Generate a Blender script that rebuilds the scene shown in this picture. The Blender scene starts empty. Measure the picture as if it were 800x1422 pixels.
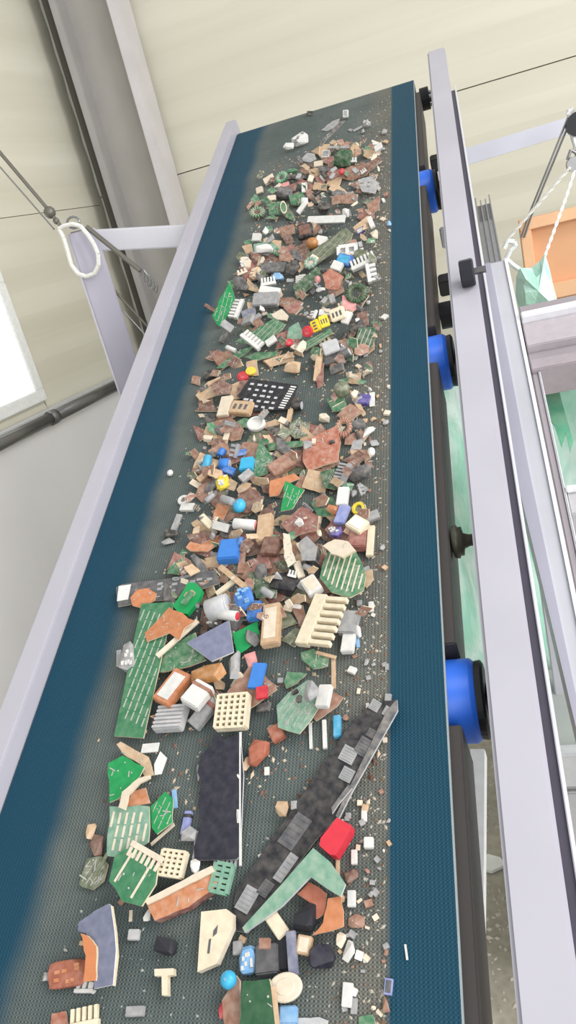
import bpy, bmesh, math, random
import numpy as np
from mathutils import Vector, Matrix
random.seed(7)
SC = bpy.context.scene
COL = SC.collection
# ------------------------------------------------------------------ camera
F = 1050.0; CX, CY = 400.0, 711.0; CZ = 2.1
def nrm(v):
    v = np.array(v, float); return v/np.linalg.norm(v)
_n = nrm([730, 2749, F]); _d = nrm([146, -1145, F]); _a = nrm(np.cross(_n, _d))
if _a[0] < 0: _a = -_a
_up = -_n; _fy = nrm(np.cross(_up, _a))
if _fy@_d < 0: _fy = -_fy
M = np.array([_a, _fy, _up])                  # photo camera vector -> world
cam_d = bpy.data.cameras.new('camera'); cam = bpy.data.objects.new('camera', cam_d); COL.objects.link(cam)
cam_d.sensor_fit = 'VERTICAL'; cam_d.sensor_height = 36; cam_d.lens = F/1422*36; cam_d.clip_start = .02
R = Matrix(((M[:, 0]).tolist(), (-M[:, 1]).tolist(), (-M[:, 2]).tolist())).transposed()
cam.matrix_world = Matrix.Translation((0, 0, CZ)) @ R.to_4x4()
SC.camera = cam
# ------------------------------------------------------------------ light
SC.view_settings.view_transform = 'Standard'; SC.view_settings.look = 'None'
SC.view_settings.gamma = 1; SC.view_settings.exposure = 0.0
w = bpy.data.worlds.new('world'); SC.world = w; w.use_nodes = True
bg = w.node_tree.nodes['Background']; bg.inputs[0].default_value = (.93, .97, 1, 1); bg.inputs[1].default_value = 0.80
def area(name, loc, target, size, power, col=(1, 1, 1)):
    l = bpy.data.lights.new(name, 'AREA'); l.shape = 'RECTANGLE'; l.size, l.size_y = size; l.energy = power; l.color = col
    o = bpy.data.objects.new(name, l); COL.objects.link(o); o.location = loc
    o.rotation_euler = (Vector(target)-Vector(loc)).to_track_quat('-Z', 'Y').to_euler(); return o
area('skylight', (2.6, 0.9, 4.3), (-.4, 1.0, 1.6), (1.8, 2.4), 105, (1, .98, .95))
area('wall_fill_light', (1.8, -2.2, 3.0), (-2.2, 2.8, 1.9), (3.0, 2.4), 98, (1, 1, .98))  # added fill lamp behind the camera, out of view, to brighten the walls
area('tarp_fill_light', (3.0, 0.4, 2.2), (0, 2.4, 1.3), (1.4, 1.8), 40, (1, 1, 1))  # added lamp off to the right, out of view, to brighten the tarpaulin
# ------------------------------------------------------------------ frames of reference
A = np.array([1., 0, 0]); D = M@_d; N = np.cross(A, D); H = .8527; CAM = np.array([0, 0, CZ])
def ray(u, v): return M@np.array([(u-CX)/F, (v-CY)/F, 1.])
def B(s, t, h): return Vector(CAM + A*s + D*t + N*(h-H))
def on_plane(u, v, p0, nn):
    r = ray(u, v); return CAM + r*((np.array(p0)-CAM)@nn)/(r@nn)
def bp(u, v, h):                              # photo reading -> point at height h over the belt
    return on_plane(u, v, CAM+N*(h-H), N)
def yp(u, v, Y): return Vector(on_plane(u, v, [0, Y, 0], np.array([0, 1., 0])))
def st(u, v, h):
    q = bp(u, v, h)-CAM; return q@A, q@D
BF = Matrix(((A[0], D[0], N[0], 0), (A[1], D[1], N[1], 0), (A[2], D[2], N[2], 0), (0, 0, 0, 1)))   # belt rotation
# ------------------------------------------------------------------ materials
def lin(c):
    return tuple(((x/255)/12.92 if x/255 <= .04045 else ((x/255+.055)/1.055)**2.4) for x in c)
MC = {}
def mat(rgb, rough=.6, dust=.0, scale=60, metal=0, bump=0, spec=.4, kind=None, trans=0):
    key = (tuple(rgb), rough, dust, scale, metal, bump, kind, trans)
    if key in MC: return MC[key]
    m = bpy.data.materials.new('material'); m.use_nodes = True; nt = m.node_tree; p = nt.nodes['Principled BSDF']
    c = lin(rgb)
    p.inputs['Roughness'].default_value = rough; p.inputs['Metallic'].default_value = metal
    p.inputs['Specular IOR Level'].default_value = spec
    tc = nt.nodes.new('ShaderNodeTexCoord'); nz = nt.nodes.new('ShaderNodeTexNoise'); nz.inputs['Scale'].default_value = scale
    nz.inputs['Detail'].default_value = 5; nt.links.new(tc.outputs['Object'], nz.inputs['Vector'])
    rp = nt.nodes.new('ShaderNodeValToRGB'); nt.links.new(nz.outputs[0], rp.inputs[0])
    e = rp.color_ramp.elements; e[0].position = .35; e[1].position = .7
    du = lin((200, 188, 172))
    e[0].color = tuple(x*(.8 if dust else .93) for x in c)+(1,)
    e[1].color = tuple(x*(1-dust)+y*dust if dust else min(1, x*1.03) for x, y in zip(c, du))+(1,)
    nt.links.new(rp.outputs[0], p.inputs['Base Color'])
    if bump:
        b = nt.nodes.new('ShaderNodeBump'); b.inputs['Strength'].default_value = bump; b.inputs['Distance'].default_value = .002
        nt.links.new(nz.outputs[0], b.inputs['Height']); nt.links.new(b.outputs[0], p.inputs['Normal'])
    if trans: p.inputs['Transmission Weight'].default_value = trans
    MC[key] = m; return m
C = dict(brown=(158, 112, 92), dkbrown=(118, 78, 66), orange=(202, 128, 84), copper=(172, 98, 74), tan=(206, 172, 136), green=(56, 126, 86),
    dkgreen=(40, 88, 56), bright=(26, 152, 84), olive=(98, 110, 84), mint=(120, 165, 142), cream=(230, 214, 192), ivory=(234, 220, 192), white=(226, 224, 220),
    grey=(160, 160, 162), dkgrey=(92, 92, 96), black=(38, 38, 44), ink=(38, 38, 54), blue=(62, 124, 200), cyan=(64, 170, 212), ltblue=(130, 180, 225),
    peri=(140, 150, 205), purple=(92, 82, 160), red=(206, 52, 66), pink=(226, 150, 150), yellow=(240, 210, 60), amber=(182, 122, 62), slate=(120, 124, 148),
    silver=(196, 196, 198), rose=(150, 92, 84))
def cm(name, dust=.35, rough=.55): 
    return mat(C[name], rough, dust, 90, 0, .15)
# ------------------------------------------------------------------ mesh helpers
def mk(name, bm, m, parent=None, mw=None, smooth=False):
    me = bpy.data.meshes.new(name)
    bmesh.ops.recalc_face_normals(bm, faces=bm.faces[:])
    bm.to_mesh(me); bm.free()
    if isinstance(m, (list, tuple)):
        for x in m: me.materials.append(x)
    else: me.materials.append(m)
    if smooth:
        for p in me.polygons: p.use_smooth = True
    o = bpy.data.objects.new(name, me); COL.objects.link(o)
    if parent is not None: o.parent = parent
    if mw is not None: o.matrix_world = mw
    return o
def tag(o, label, cat, group=None):
    o['label'] = label; o['category'] = cat
    if group: o['group'] = group
    return o
def struct(o): o['kind'] = 'structure'; return o
def empty(name, mw):
    o = bpy.data.objects.new(name, None); COL.objects.link(o); o.empty_display_size = .02; o.matrix_world = mw; return o
def box(bm, x0, x1, y0, y1, z0, z1, bev=0, mi=0):
    vs = [bm.verts.new((x, y, z)) for z in (z0, z1) for y in (y0, y1) for x in (x0, x1)]
    fs = [bm.faces.new([vs[i] for i in f]) for f in ((0, 2, 3, 1), (4, 5, 7, 6), (0, 1, 5, 4), (2, 6, 7, 3), (0, 4, 6, 2), (1, 3, 7, 5))]
    for f in fs: f.material_index = mi
    if bev:
        es = {e for f in fs for e in f.edges}
        bmesh.ops.bevel(bm, geom=list(es), offset=bev, segments=2, affect='EDGES', clamp_overlap=True)
    return vs
def cyl(bm, p0, p1, r, n=14, r1=None, caps=True):
    p0, p1 = Vector(p0), Vector(p1); r1 = r if r1 is None else r1
    z = (p1-p0).normalized(); x = z.orthogonal().normalized(); y = z.cross(x)
    rings = []
    for p, rr in ((p0, r), (p1, r1)):
        rings.append([bm.verts.new(p+(x*math.cos(2*math.pi*k/n)+y*math.sin(2*math.pi*k/n))*rr) for k in range(n)])
    for k in range(n): bm.faces.new([rings[0][k], rings[0][(k+1) % n], rings[1][(k+1) % n], rings[1][k]])
    if caps: bm.faces.new(rings[0][::-1]); bm.faces.new(rings[1])
def tube(bm, pts, r, n=6):
    for a, b in zip(pts[:-1], pts[1:]):
        if (Vector(b)-Vector(a)).length > 1e-6: cyl(bm, a, b, r, n)
def lathe(bm, prof, n=24, axis='x'):          # prof: (position along axis, radius)
    rings = []
    for a, r in prof:
        rg = []
        for k in range(n):
            c, s = math.cos(2*math.pi*k/n)*r, math.sin(2*math.pi*k/n)*r
            rg.append(bm.verts.new((a, c, s) if axis == 'x' else (c, s, a)))
        rings.append(rg)
    for i in range(len(rings)-1):
        for k in range(n): bm.faces.new([rings[i][k], rings[i][(k+1) % n], rings[i+1][(k+1) % n], rings[i+1][k]])
    bm.faces.new(rings[0][::-1]); bm.faces.new(rings[-1])
def prism(bm, poly, z0, z1, side=1):          # poly: 2-D points; side faces take material slot `side`
    lo = [bm.verts.new((x, y, z0)) for x, y in poly]; hi = [bm.verts.new((x, y, z1)) for x, y in poly]
    bm.faces.new(hi); bm.faces.new(lo[::-1]); n = len(poly)
    for i in range(n):
        f = bm.faces.new([lo[i], lo[(i+1) % n], hi[(i+1) % n], hi[i]]); f.material_index = side
def world_prism(name, pts, thick, m, parent=None, direction=None):   # pts: world points, extruded along direction
    bm = bmesh.new(); d = Vector(direction)*thick; c = sum((Vector(p) for p in pts), Vector())/len(pts)
    a = [bm.verts.new(Vector(p)-c) for p in pts]; b = [bm.verts.new(Vector(p)-c+d) for p in pts]
    bm.faces.new(a); bm.faces.new(b[::-1])
    for i in range(len(pts)): bm.faces.new([a[i], a[(i+1) % len(pts)], b[(i+1) % len(pts)], b[i]])
    o = mk(name, bm, m)
    if parent is not None: o.parent = parent; o.matrix_parent_inverse = parent.matrix_world.inverted()
    o.location = c
    return o
def bar(name, p0, p1, w, h, m, up=(0, 0, 1), parent=None, bev=.003):     # square tube between two points
    p0, p1 = Vector(p0), Vector(p1); y = (p1-p0).normalized(); x = y.cross(Vector(up)).normalized(); z = x.cross(y)
    mw = Matrix((x, y, z)).transposed().to_4x4(); mw.translation = p0
    bm = bmesh.new(); box(bm, -w/2, w/2, 0, (p1-p0).length, -h/2, h/2, bev)
    o = mk(name, bm, m)
    if parent is not None:
        o.parent = parent; o.matrix_parent_inverse = parent.matrix_world.inverted()
    o.matrix_world = mw
    if parent is not None:
        o.matrix_parent_inverse = Matrix.Identity(4); o.matrix_basis = parent.matrix_world.inverted() @ mw
    return o
def child(parent, name, bm, m, smooth=False): return mk(name, bm, m, parent, None, smooth)
I4 = Matrix.Identity(4)
BELT = Matrix.Translation(B(0, 0, 0)) @ BF    # belt space: x across, y along, z off the belt

# ================================================================== SETTING
mw_wall = mat((222, 216, 200), .7, .0, 1.5)
WY = 4.1
def wall_mat():
    m = bpy.data.materials.new('material'); m.use_nodes = True; nt = m.node_tree; p = nt.nodes['Principled BSDF']
    tc = nt.nodes.new('ShaderNodeTexCoord'); mp = nt.nodes.new('ShaderNodeMapping'); mp.inputs['Scale'].default_value = (.35, .35, 5)
    nz = nt.nodes.new('ShaderNodeTexNoise'); nz.inputs['Scale'].default_value = 1.4; nz.inputs['Detail'].default_value = 3
    nt.links.new(tc.outputs['Object'], mp.inputs[0]); nt.links.new(mp.outputs[0], nz.inputs['Vector'])
    rp = nt.nodes.new('ShaderNodeValToRGB'); nt.links.new(nz.outputs[0], rp.inputs[0])
    rp.color_ramp.elements[0].position = .3; rp.color_ramp.elements[1].position = .75
    rp.color_ramp.elements[0].color = lin((202, 197, 178))+(1,); rp.color_ramp.elements[1].color = lin((216, 211, 195))+(1,)
    nt.links.new(rp.outputs[0], p.inputs['Base Color']); p.inputs['Roughness'].default_value = .55; return m
WM = wall_mat()
seam = mat((176, 172, 158), .7)
def panel_row(name, parent, x0, x1, z0, z1, y0=0.0):   # one sheet of ribbed cladding, local x along the wall
    bm = bmesh.new(); n = max(2, int((z1-z0)/.1)); prof = []
    for k in range(n+1):
        z = z0+(z1-z0)*k/n; prof.append((y0+(.006 if k % 2 else 0), z))
    a = [bm.verts.new((x0, y, z)) for y, z in prof]; b = [bm.verts.new((x1, y, z)) for y, z in prof]
    a2 = [bm.verts.new((x0, y+.03, z)) for y, z in prof]; b2 = [bm.verts.new((x1, y+.03, z)) for y, z in prof]
    for i in range(n): bm.faces.new([a[i], b[i], b[i+1], a[i+1]]); bm.faces.new([a2[i], a2[i+1], b2[i+1], b2[i]])
    bm.faces.new([a[0], a2[0], b2[0], b[0]]); bm.faces.new([a[-1], b[-1], b2[-1], a2[-1]])
    return child(parent, name, bm, WM)
wb = empty('wall_back', Matrix.Translation((0, WY, 0))); struct(wb)
z = 2.1+.09*WY
zs = [0, 1.3, z-.62*0-.0, z+1.25, 4.9]
zs = [0, 1.25, z, z+1.3, 4.9]
for i in range(4): panel_row('panel', wb, -2.2, 3.6, zs[i]+.002, zs[i+1]-.003)
bm = bmesh.new(); box(bm, -2.2, 3.6, .03, .06, 0, 4.9); child(wb, 'backing', bm, seam)
# left wall, running back to the column
ve = ray(850, 190); ve = Vector((ve[0], ve[1], 0)).normalized()
c0 = Vector((-1.86, WY-.05, 0)); L0 = c0-ve*4.6
ax = ve; ay = Vector((0, 0, 1)).cross(ve); MWL = Matrix((ax, ay, (0, 0, 1))).transposed().to_4x4(); MWL.translation = L0
wl = empty('wall_left', MWL); struct(wl)
nl = np.array(ay)
def lp(u, v):                                  # photo reading on the left wall -> (x along, z)
    q = Vector(on_plane(u, v, L0, nl)); q = MWL.inverted() @ q; return q.x, q.z
sx0, sz0 = lp(0, 592); sx1, sz1 = lp(150, 533)
wr = lp(62, 555); wtop = lp(0, 385); seam_z = lp(40, 298)[1]; win_z0 = wr[1]; win_x1 = wr[0]; win_z1 = min(seam_z-.15, lp(0, 375)[1]+.0)
print('left wall', sx0, sz0, sx1, sz1, 'win', wr, wtop, 'seam', seam_z)
sill_z = (sz0+sz1)/2
win_x0 = win_x1-1.5
panel_row('panel', wl, 0, 4.6, seam_z+.0015, 4.9)
panel_row('panel', wl, win_x1, 4.6, sill_z, seam_z-.0015)
panel_row('panel', wl, 0, win_x0, sill_z, seam_z-.0015)
panel_row('panel', wl, win_x0, win_x1, sill_z, win_z0+.01)
panel_row('panel', wl, win_x0, win_x1, win_z1, seam_z-.0015)
bm = bmesh.new(); box(bm, 0, 4.6, .02, .05, seam_z-.01, seam_z+.01); child(wl, 'backing', bm, seam)
plaster = mat((236, 233, 233), .75, 0, 1.3)
bm = bmesh.new(); box(bm, 0, 4.6, -.05, .06, 0, sill_z-.02); struct(mk('wall_left_lower', bm, plaster, None, MWL))
# window
fw = mat((236, 236, 234), .4); wn = empty('window_1', MWL); struct(wn)
bm = bmesh.new(); g = .055
box(bm, win_x0, win_x1, -.02, .03, win_z0, win_z0+g, .004); box(bm, win_x0, win_x1, -.02, .03, win_z1-g, win_z1, .004)
box(bm, win_x0, win_x0+g, -.02, .03, win_z0+g, win_z1-g, .004); box(bm, win_x1-g, win_x1, -.02, .03, win_z0+g, win_z1-g, .004)
box(bm, (win_x0+win_x1)/2-.02, (win_x0+win_x1)/2+.02, -.015, .025, win_z0+g, win_z1-g, .004)
child(wn, 'window_frame', bm, fw)
em = bpy.data.materials.new('material'); em.use_nodes = True; nt = em.node_tree; pr = nt.nodes['Principled BSDF']
pr.inputs['Emission Color'].default_value = (.97, 1, 1, 1); pr.inputs['Emission Strength'].default_value = 1.6; pr.inputs['Base Color'].default_value = (.8, .85, .85, 1); pr.inputs['Roughness'].default_value = .1
for x0, x1 in ((win_x0+g, (win_x0+win_x1)/2-.02), ((win_x0+win_x1)/2+.02, win_x1-g)):
    bm = bmesh.new(); box(bm, x0, x1, .005, .012, win_z0+g, win_z1-g); child(wn, 'pane', bm, em)
# sill pipe in short lengths
pipe_m = mat((120, 118, 116), .35, 0, 20, .6)
tr = empty('trim_1', MWL); struct(tr)
bm = bmesh.new(); x = 0
while x < 4.5:
    cyl(bm, (x, -.075, sill_z-.03), (min(4.55, x+.58), -.075, sill_z-.03), .028, 16); cyl(bm, (x+.56, -.075, sill_z-.03), (x+.6, -.075, sill_z-.03), .034, 16); x += .6
child(tr, 'pipe', bm, pipe_m, True)
bm = bmesh.new(); box(bm, 0, 4.6, -.055, -.002, sill_z-.02, sill_z+.004, .003); child(tr, 'ledge', bm, mat((205, 205, 203), .5))
# steel column in the corner
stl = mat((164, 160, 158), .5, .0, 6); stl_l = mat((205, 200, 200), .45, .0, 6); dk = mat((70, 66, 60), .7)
def X(u, v, Y): return yp(u, v, Y).x
cxl = X(63, 0, 3.88); cxr = X(150, 0, 3.88)
col = empty('trim_2', Matrix.Translation((0, 0, 0))); struct(col)
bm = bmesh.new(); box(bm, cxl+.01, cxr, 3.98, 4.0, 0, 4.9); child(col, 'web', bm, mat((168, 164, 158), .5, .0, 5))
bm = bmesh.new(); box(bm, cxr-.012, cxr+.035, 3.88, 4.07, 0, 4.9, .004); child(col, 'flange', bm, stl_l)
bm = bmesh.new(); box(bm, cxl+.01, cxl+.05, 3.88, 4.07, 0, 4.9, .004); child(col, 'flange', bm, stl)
bm = bmesh.new(); box(bm, cxl-.03, cxl+.012, 3.90, 4.07, 0, 4.9); child(col, 'dark_strip', bm, dk)  # narrow dark strip down the left edge of the column
# floor
def floor_mat():
    m = bpy.data.materials.new('material'); m.use_nodes = True; nt = m.node_tree; p = nt.nodes['Principled BSDF']
    tc = nt.nodes.new('ShaderNodeTexCoord'); a = nt.nodes.new('ShaderNodeTexNoise'); a.inputs['Scale'].default_value = 2; a.inputs['Detail'].default_value = 8
    b = nt.nodes.new('ShaderNodeTexVoronoi'); b.inputs['Scale'].default_value = 45
    nt.links.new(tc.outputs['Object'], a.inputs['Vector']); nt.links.new(tc.outputs['Object'], b.inputs['Vector'])
    rp = nt.nodes.new('ShaderNodeValToRGB'); nt.links.new(a.outputs[0], rp.inputs[0])
    rp.color_ramp.elements[0].position = .35; rp.color_ramp.elements[1].position = .65
    rp.color_ramp.elements[0].color = lin((140, 134, 120))+(1,); rp.color_ramp.elements[1].color = lin((190, 184, 168))+(1,)
    mx = nt.nodes.new('ShaderNodeMix'); mx.data_type = 'RGBA'; mx.blend_type = 'MULTIPLY'; mx.inputs[0].default_value = .25
    nt.links.new(rp.outputs[0], mx.inputs[6]); nt.links.new(b.outputs['Distance'], mx.inputs[7]); nt.links.new(mx.outputs[2], p.inputs['Base Color'])
    p.inputs['Roughness'].default_value = .85; return m
bm = bmesh.new(); box(bm, -4, 4, -2, 4.2, -.1, 0); struct(mk('floor', bm, floor_mat()))

# ================================================================== CONVEYOR
rail_m = mat((178, 175, 184), .42, .0, 4); rail_edge = mat((205, 204, 210), .35, 0, 5)
def belt_mat():
    m = bpy.data.materials.new('material'); m.use_nodes = True; nt = m.node_tree; p = nt.nodes['Principled BSDF']
    N_ = nt.nodes.new; Lk = nt.links.new
    tc = N_('ShaderNodeTexCoord'); sp = N_('ShaderNodeSeparateXYZ'); Lk(tc.outputs['Object'], sp.inputs[0])
    def math_(op, a, b=None, c=None):
        n = N_('ShaderNodeMath'); n.operation = op
        for i, v in enumerate((a, b, c)):
            if v is None: continue
            if isinstance(v, (int, float)): n.inputs[i].default_value = v
            else: Lk(v, n.inputs[i])
        return n.outputs[0]
    nz = N_('ShaderNodeTexNoise'); nz.inputs['Scale'].default_value = 7; nz.inputs['Detail'].default_value = 4; Lk(tc.outputs['Object'], nz.inputs['Vector'])
    wob = math_('MULTIPLY', math_('SUBTRACT', nz.outputs[0], .5), .03)
    x = math_('ADD', sp.outputs[0], wob)
    # worn, dusty middle: left border about -0.625, right border about -0.187
    l = N_('ShaderNodeMapRange'); l.interpolation_type = 'SMOOTHSTEP'; l.inputs[1].default_value = -.645; l.inputs[2].default_value = -.600; Lk(x, l.inputs[0])
    r = N_('ShaderNodeMapRange'); r.interpolation_type = 'SMOOTHSTEP'; r.inputs[1].default_value = -.183; r.inputs[2].default_value = -.192; Lk(math_('ADD', sp.outputs[0], math_('MULTIPLY', wob, .1)), r.inputs[0])
    mid = math_('MULTIPLY', l.outputs[0], r.outputs[0])
    nb = N_('ShaderNodeTexNoise'); nb.inputs['Scale'].default_value = 5; nb.inputs['Detail'].default_value = 8; nb.inputs['Roughness'].default_value = .7; Lk(tc.outputs['Object'], nb.inputs['Vector'])
    rp = N_('ShaderNodeValToRGB'); Lk(nb.outputs[0], rp.inputs[0]); rp.color_ramp.elements[0].position = .3; rp.color_ramp.elements[1].position = .72
    rp.color_ramp.elements[0].color = lin((68, 80, 80))+(1,); rp.color_ramp.elements[1].color = lin((100, 106, 102))+(1,)
    # browner grit along the right side of the worn band
    rb = N_('ShaderNodeMapRange'); rb.inputs[1].default_value = -.30; rb.inputs[2].default_value = -.2; Lk(x, rb.inputs[0])
    m0 = N_('ShaderNodeMix'); m0.data_type = 'RGBA'; Lk(math_('MULTIPLY', rb.outputs[0], math_('MULTIPLY', nb.outputs[0], .9)), m0.inputs[0]); Lk(rp.outputs[0], m0.inputs[6]); m0.inputs[7].default_value = lin((108, 100, 88))+(1,)
    teal = N_('ShaderNodeMix'); teal.data_type = 'RGBA'; teal.inputs[6].default_value = lin((7, 60, 80))+(1,); teal.inputs[7].default_value = lin((12, 64, 84))+(1,); Lk(nz.outputs[0], teal.inputs[0])
    m1 = N_('ShaderNodeMix'); m1.data_type = 'RGBA'; Lk(mid, m1.inputs[0]); Lk(teal.outputs[2], m1.inputs[6]); Lk(m0.outputs[2], m1.inputs[7])
    # weave
    px, py = .0046, .0040
    sx = math_('SINE', math_('MULTIPLY', sp.outputs[0], 2*math.pi/px)); sy = math_('SINE', math_('MULTIPLY', sp.outputs[1], 2*math.pi/py))
    wv = math_('MULTIPLY_ADD', math_('MULTIPLY', sx, sy), .5, .5)
    wv2 = math_('MULTIPLY_ADD', sx, .25, wv)
    amt = math_('MULTIPLY_ADD', mid, .30, .10)
    m2 = N_('ShaderNodeMix'); m2.data_type = 'RGBA'; m2.blend_type = 'OVERLAY'; Lk(amt, m2.inputs[0]); Lk(m1.outputs[2], m2.inputs[6])
    cb = N_('ShaderNodeCombineColor'); [Lk(wv2, cb.inputs[i]) for i in range(3)]; Lk(cb.outputs[0], m2.inputs[7])
    Lk(m2.outputs[2], p.inputs['Base Color'])
    bp_ = N_('ShaderNodeBump'); bp_.inputs['Strength'].default_value = .5; bp_.inputs['Distance'].default_value = .0012; Lk(wv2, bp_.inputs['Height']); Lk(bp_.outputs[0], p.inputs['Normal'])
    p.inputs['Roughness'].default_value = .6; p.inputs['Specular IOR Level'].default_value = .3; return m
T0, T1 = -.35, 2.665; SL, SR = -.722, -.117
RM = .062
conv = empty('conveyor', BELT); tag(conv, 'long inclined conveyor with teal belt, blue rollers and grey side rails', 'conveyor')
# belt loop
bm = bmesh.new(); prof = []; th = .004
for k in range(61): prof.append((T0+(T1-T0)*k/60, 0))
for k in range(1, 13): a = math.pi*k/12; prof.append((T1+RM*math.sin(a), -RM+RM*math.cos(a)))
for k in range(1, 41): prof.append((T1-(T1-T0)*k/40, -2*RM))
for k in range(1, 12): a = math.pi*k/12; prof.append((T0-RM*math.sin(a), -RM-RM*math.cos(a)))
def inner(i):
    y, z = prof[i]
    if z == 0 and T0 <= y <= T1: return y, -th
    if abs(z+2*RM) < 1e-9: return y, z+th
    c = T1 if y > 1 else T0; dy, dz = y-c, z+RM; l = math.hypot(dy, dz); return c+dy*(l-th)/l, -RM+dz*(l-th)/l
n = len(prof); rows = []
for i in range(n):
    y, zz = prof[i]; yi, zi = inner(i)
    rows.append([bm.verts.new((SL, y, zz)), bm.verts.new((SR, y, zz)), bm.verts.new((SR, yi, zi)), bm.verts.new((SL, yi, zi))])
for i in range(n):
    a, b = rows[i], rows[(i+1) % n]
    for q in range(4): bm.faces.new([a[q], a[(q+1) % 4], b[(q+1) % 4], b[q]])
o = child(conv, 'belt', bm, belt_mat()); o['label'] = 'teal woven belt with a worn grey dusty middle'
bm = bmesh.new(); box(bm, SR, SR+.0022, T0, T1, -.0035, .0004); o = child(conv, 'belt_edge', bm, mat((150, 158, 160), .6)); o['label'] = 'pale frayed edge of the belt'
# drums
dkm = mat((52, 52, 54), .5, 0, 20); blk = mat((26, 26, 30), .45)
for tt in (T1, T0):
    bm = bmesh.new(); cyl(bm, (SL+.01, tt, -RM), (SR-.0, tt, -RM), RM-th-.0005, 28); cyl(bm, (SL-.02, tt, -RM), (SR+.05, tt, -RM), .014, 12)
    dr = child(conv, 'drum', bm, dkm)
    bm = bmesh.new(); cyl(bm, (SR+.012, tt, -RM), (SR+.04, tt, -RM), .034, 18); cyl(bm, (SR+.006, tt, -RM), (SR+.012, tt, -RM), .024, 18)
    child(dr, 'bearing', bm, blk)
    bm = bmesh.new()
    for k in range(3): cyl(bm, (SR+.04, tt+.022*math.cos(k*2.1+.5), -RM+.022*math.sin(k*2.1+.5)), (SR+.048, tt+.022*math.cos(k*2.1+.5), -RM+.022*math.sin(k*2.1+.5)), .006, 6)
    child(dr, 'bolt', bm, mat((190, 190, 190), .3, metal=.8))
# carrying rollers
blue_m = mat((44, 108, 222), .38, 0, 10)
for tt in (.508, 1.246, 1.996):
    bm = bmesh.new(); r = .0545; lathe(bm, [(SL+.02, r-.006), (SL+.026, r), (-.088, r), (-.081, r-.006)], 40)
    for v in bm.verts: v.co += Vector((0, tt, -.060))
    ro = child(conv, 'roller', bm, blue_m, False)
    for f in ro.data.polygons: f.use_smooth = abs(f.normal.x) < .5
    ro['label'] = 'glossy blue roller'
    bm = bmesh.new(); lathe(bm, [(-.082, .050), (-.074, .051), (-.071, .046), (-.071, .022), (-.067, .018), (-.067, .009)], 32)
    for v in bm.verts: v.co += Vector((0, tt, -.060))
    child(ro, 'end_cap', bm, blk)
    bm = bmesh.new(); cyl(bm, (-.069, tt, -.06), (-.05, tt, -.06), .0085, 12); child(ro, 'axle', bm, dkm)
# bed side plates, in lengths between the rollers
bed_m = mat((74, 69, 67), .55, 0, 8)
for s0, s1 in ((-.135, -.1005), (SL-.0, SL+.03)):
    for t0, t1 in ((T0+.07, .508-.058), (.508+.058, 1.246-.058), (1.246+.058, 1.996-.058), (1.996+.058, T1-.07)):
        bm = bmesh.new(); box(bm, s0, s1, t0, t1, -.115, -.012, .002); o = child(conv, 'bed_plate', bm, bed_m)
# rails
def rail(s0, s1, h0, h1, t0, t1, label):
    bm = bmesh.new(); box(bm, s0, s1, t0, t1, h0, h1, .0045); o = child(conv, 'side_rail', bm, rail_m); o['label'] = label; return o
rail(-.766, -.7245, -.035, .03, T0, 2.735, 'light grey square side rail left of the belt')
rr = rail(-.064, -.007, -.045, .03, T0, 2.80, 'light grey square side rail right of the belt')
bm = bmesh.new(); box(bm, -.0068, .0035, T0, 2.45, -.03, .012); child(rr, 'groove', bm, mat((70, 66, 78), .5))
bm = bmesh.new(); box(bm, .0037, .0085, T0, 2.47, -.03, .016, .001); child(rr, 'lip', bm, rail_edge)
# cross members and idler under the belt
for tt, hh, m_ in ((1.66, -.14, dkm), (2.42, -.17, dkm), (.0, -.16, dkm)):
    bm = bmesh.new(); box(bm, -.1, -.05, tt-.02, tt+.02, hh-.02, hh+.02, .003); child(conv, 'cross_member', bm, m_)
bm = bmesh.new(); box(bm, -.085, -.05, 1.86-.012, 1.86+.012, -.15, -.1, .003); child(conv, 'bracket', bm, mat((190, 188, 190), .4))
bm = bmesh.new(); cyl(bm, (-.1, 1.50, -.12), (-.062, 1.50, -.12), .03, 18); child(conv, 'motor_cap', bm, blk, False)
s_, t_ = st(637, 752, -.03)
bm = bmesh.new(); lathe(bm, [(s_-.010, .016), (s_-.008, .024), (s_-.001, .026), (s_+.001, .022), (s_+.006, .022), (s_+.008, .012), (s_+.016, .009), (s_+.03, .009)], 24)
for v in bm.verts: v.co += Vector((0, t_, -.03))
o = child(conv, 'idler_wheel', bm, mat((74, 72, 60), .4, 0, 10), True)
# legs
for (s0, t0) in ((-.745, .0), (-.745, 2.2), (-.035, 2.2), (-.035, -.2)):
    p = B(s0, t0, -.06); L = p.z
    o = bar('support_leg', (p.x, p.y, p.z-.02), (p.x, p.y, 0.0), .05, .05, rail_m, up=(0, 1, 0), parent=conv)
# black clamp knob on the right rail
s_, t_ = st(648, 376, .06)
bm = bmesh.new(); lathe(bm, [(-.013, .024), (-.011, .027), (.011, .027), (.014, .024)], 8)
kn = mk('clamp_knob', bm, mat((34, 34, 42), .4), conv)
kn.matrix_world = Matrix.Translation(B(s_, t_, .055)) @ BF; kn.matrix_parent_inverse = I4; kn.matrix_basis = BELT.inverted() @ (Matrix.Translation(B(s_, t_, .055)) @ BF)
bm = bmesh.new(); cyl(bm, (.012, 0, 0), (.036, 0, 0), .007, 8); child(kn, 'threaded_rod', bm, mat((120, 116, 116), .3, metal=.8))
# brace under the rollers
q = [Vector(bp(*p, -.30)) for p in ((653, 1040), (673, 1040), (671, 1300), (662, 1300))]
br = world_prism('brace', q, .03, mat((228, 228, 228), .5), None, Vector(-N)); br.parent = conv; br.matrix_parent_inverse = BELT.inverted()

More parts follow.
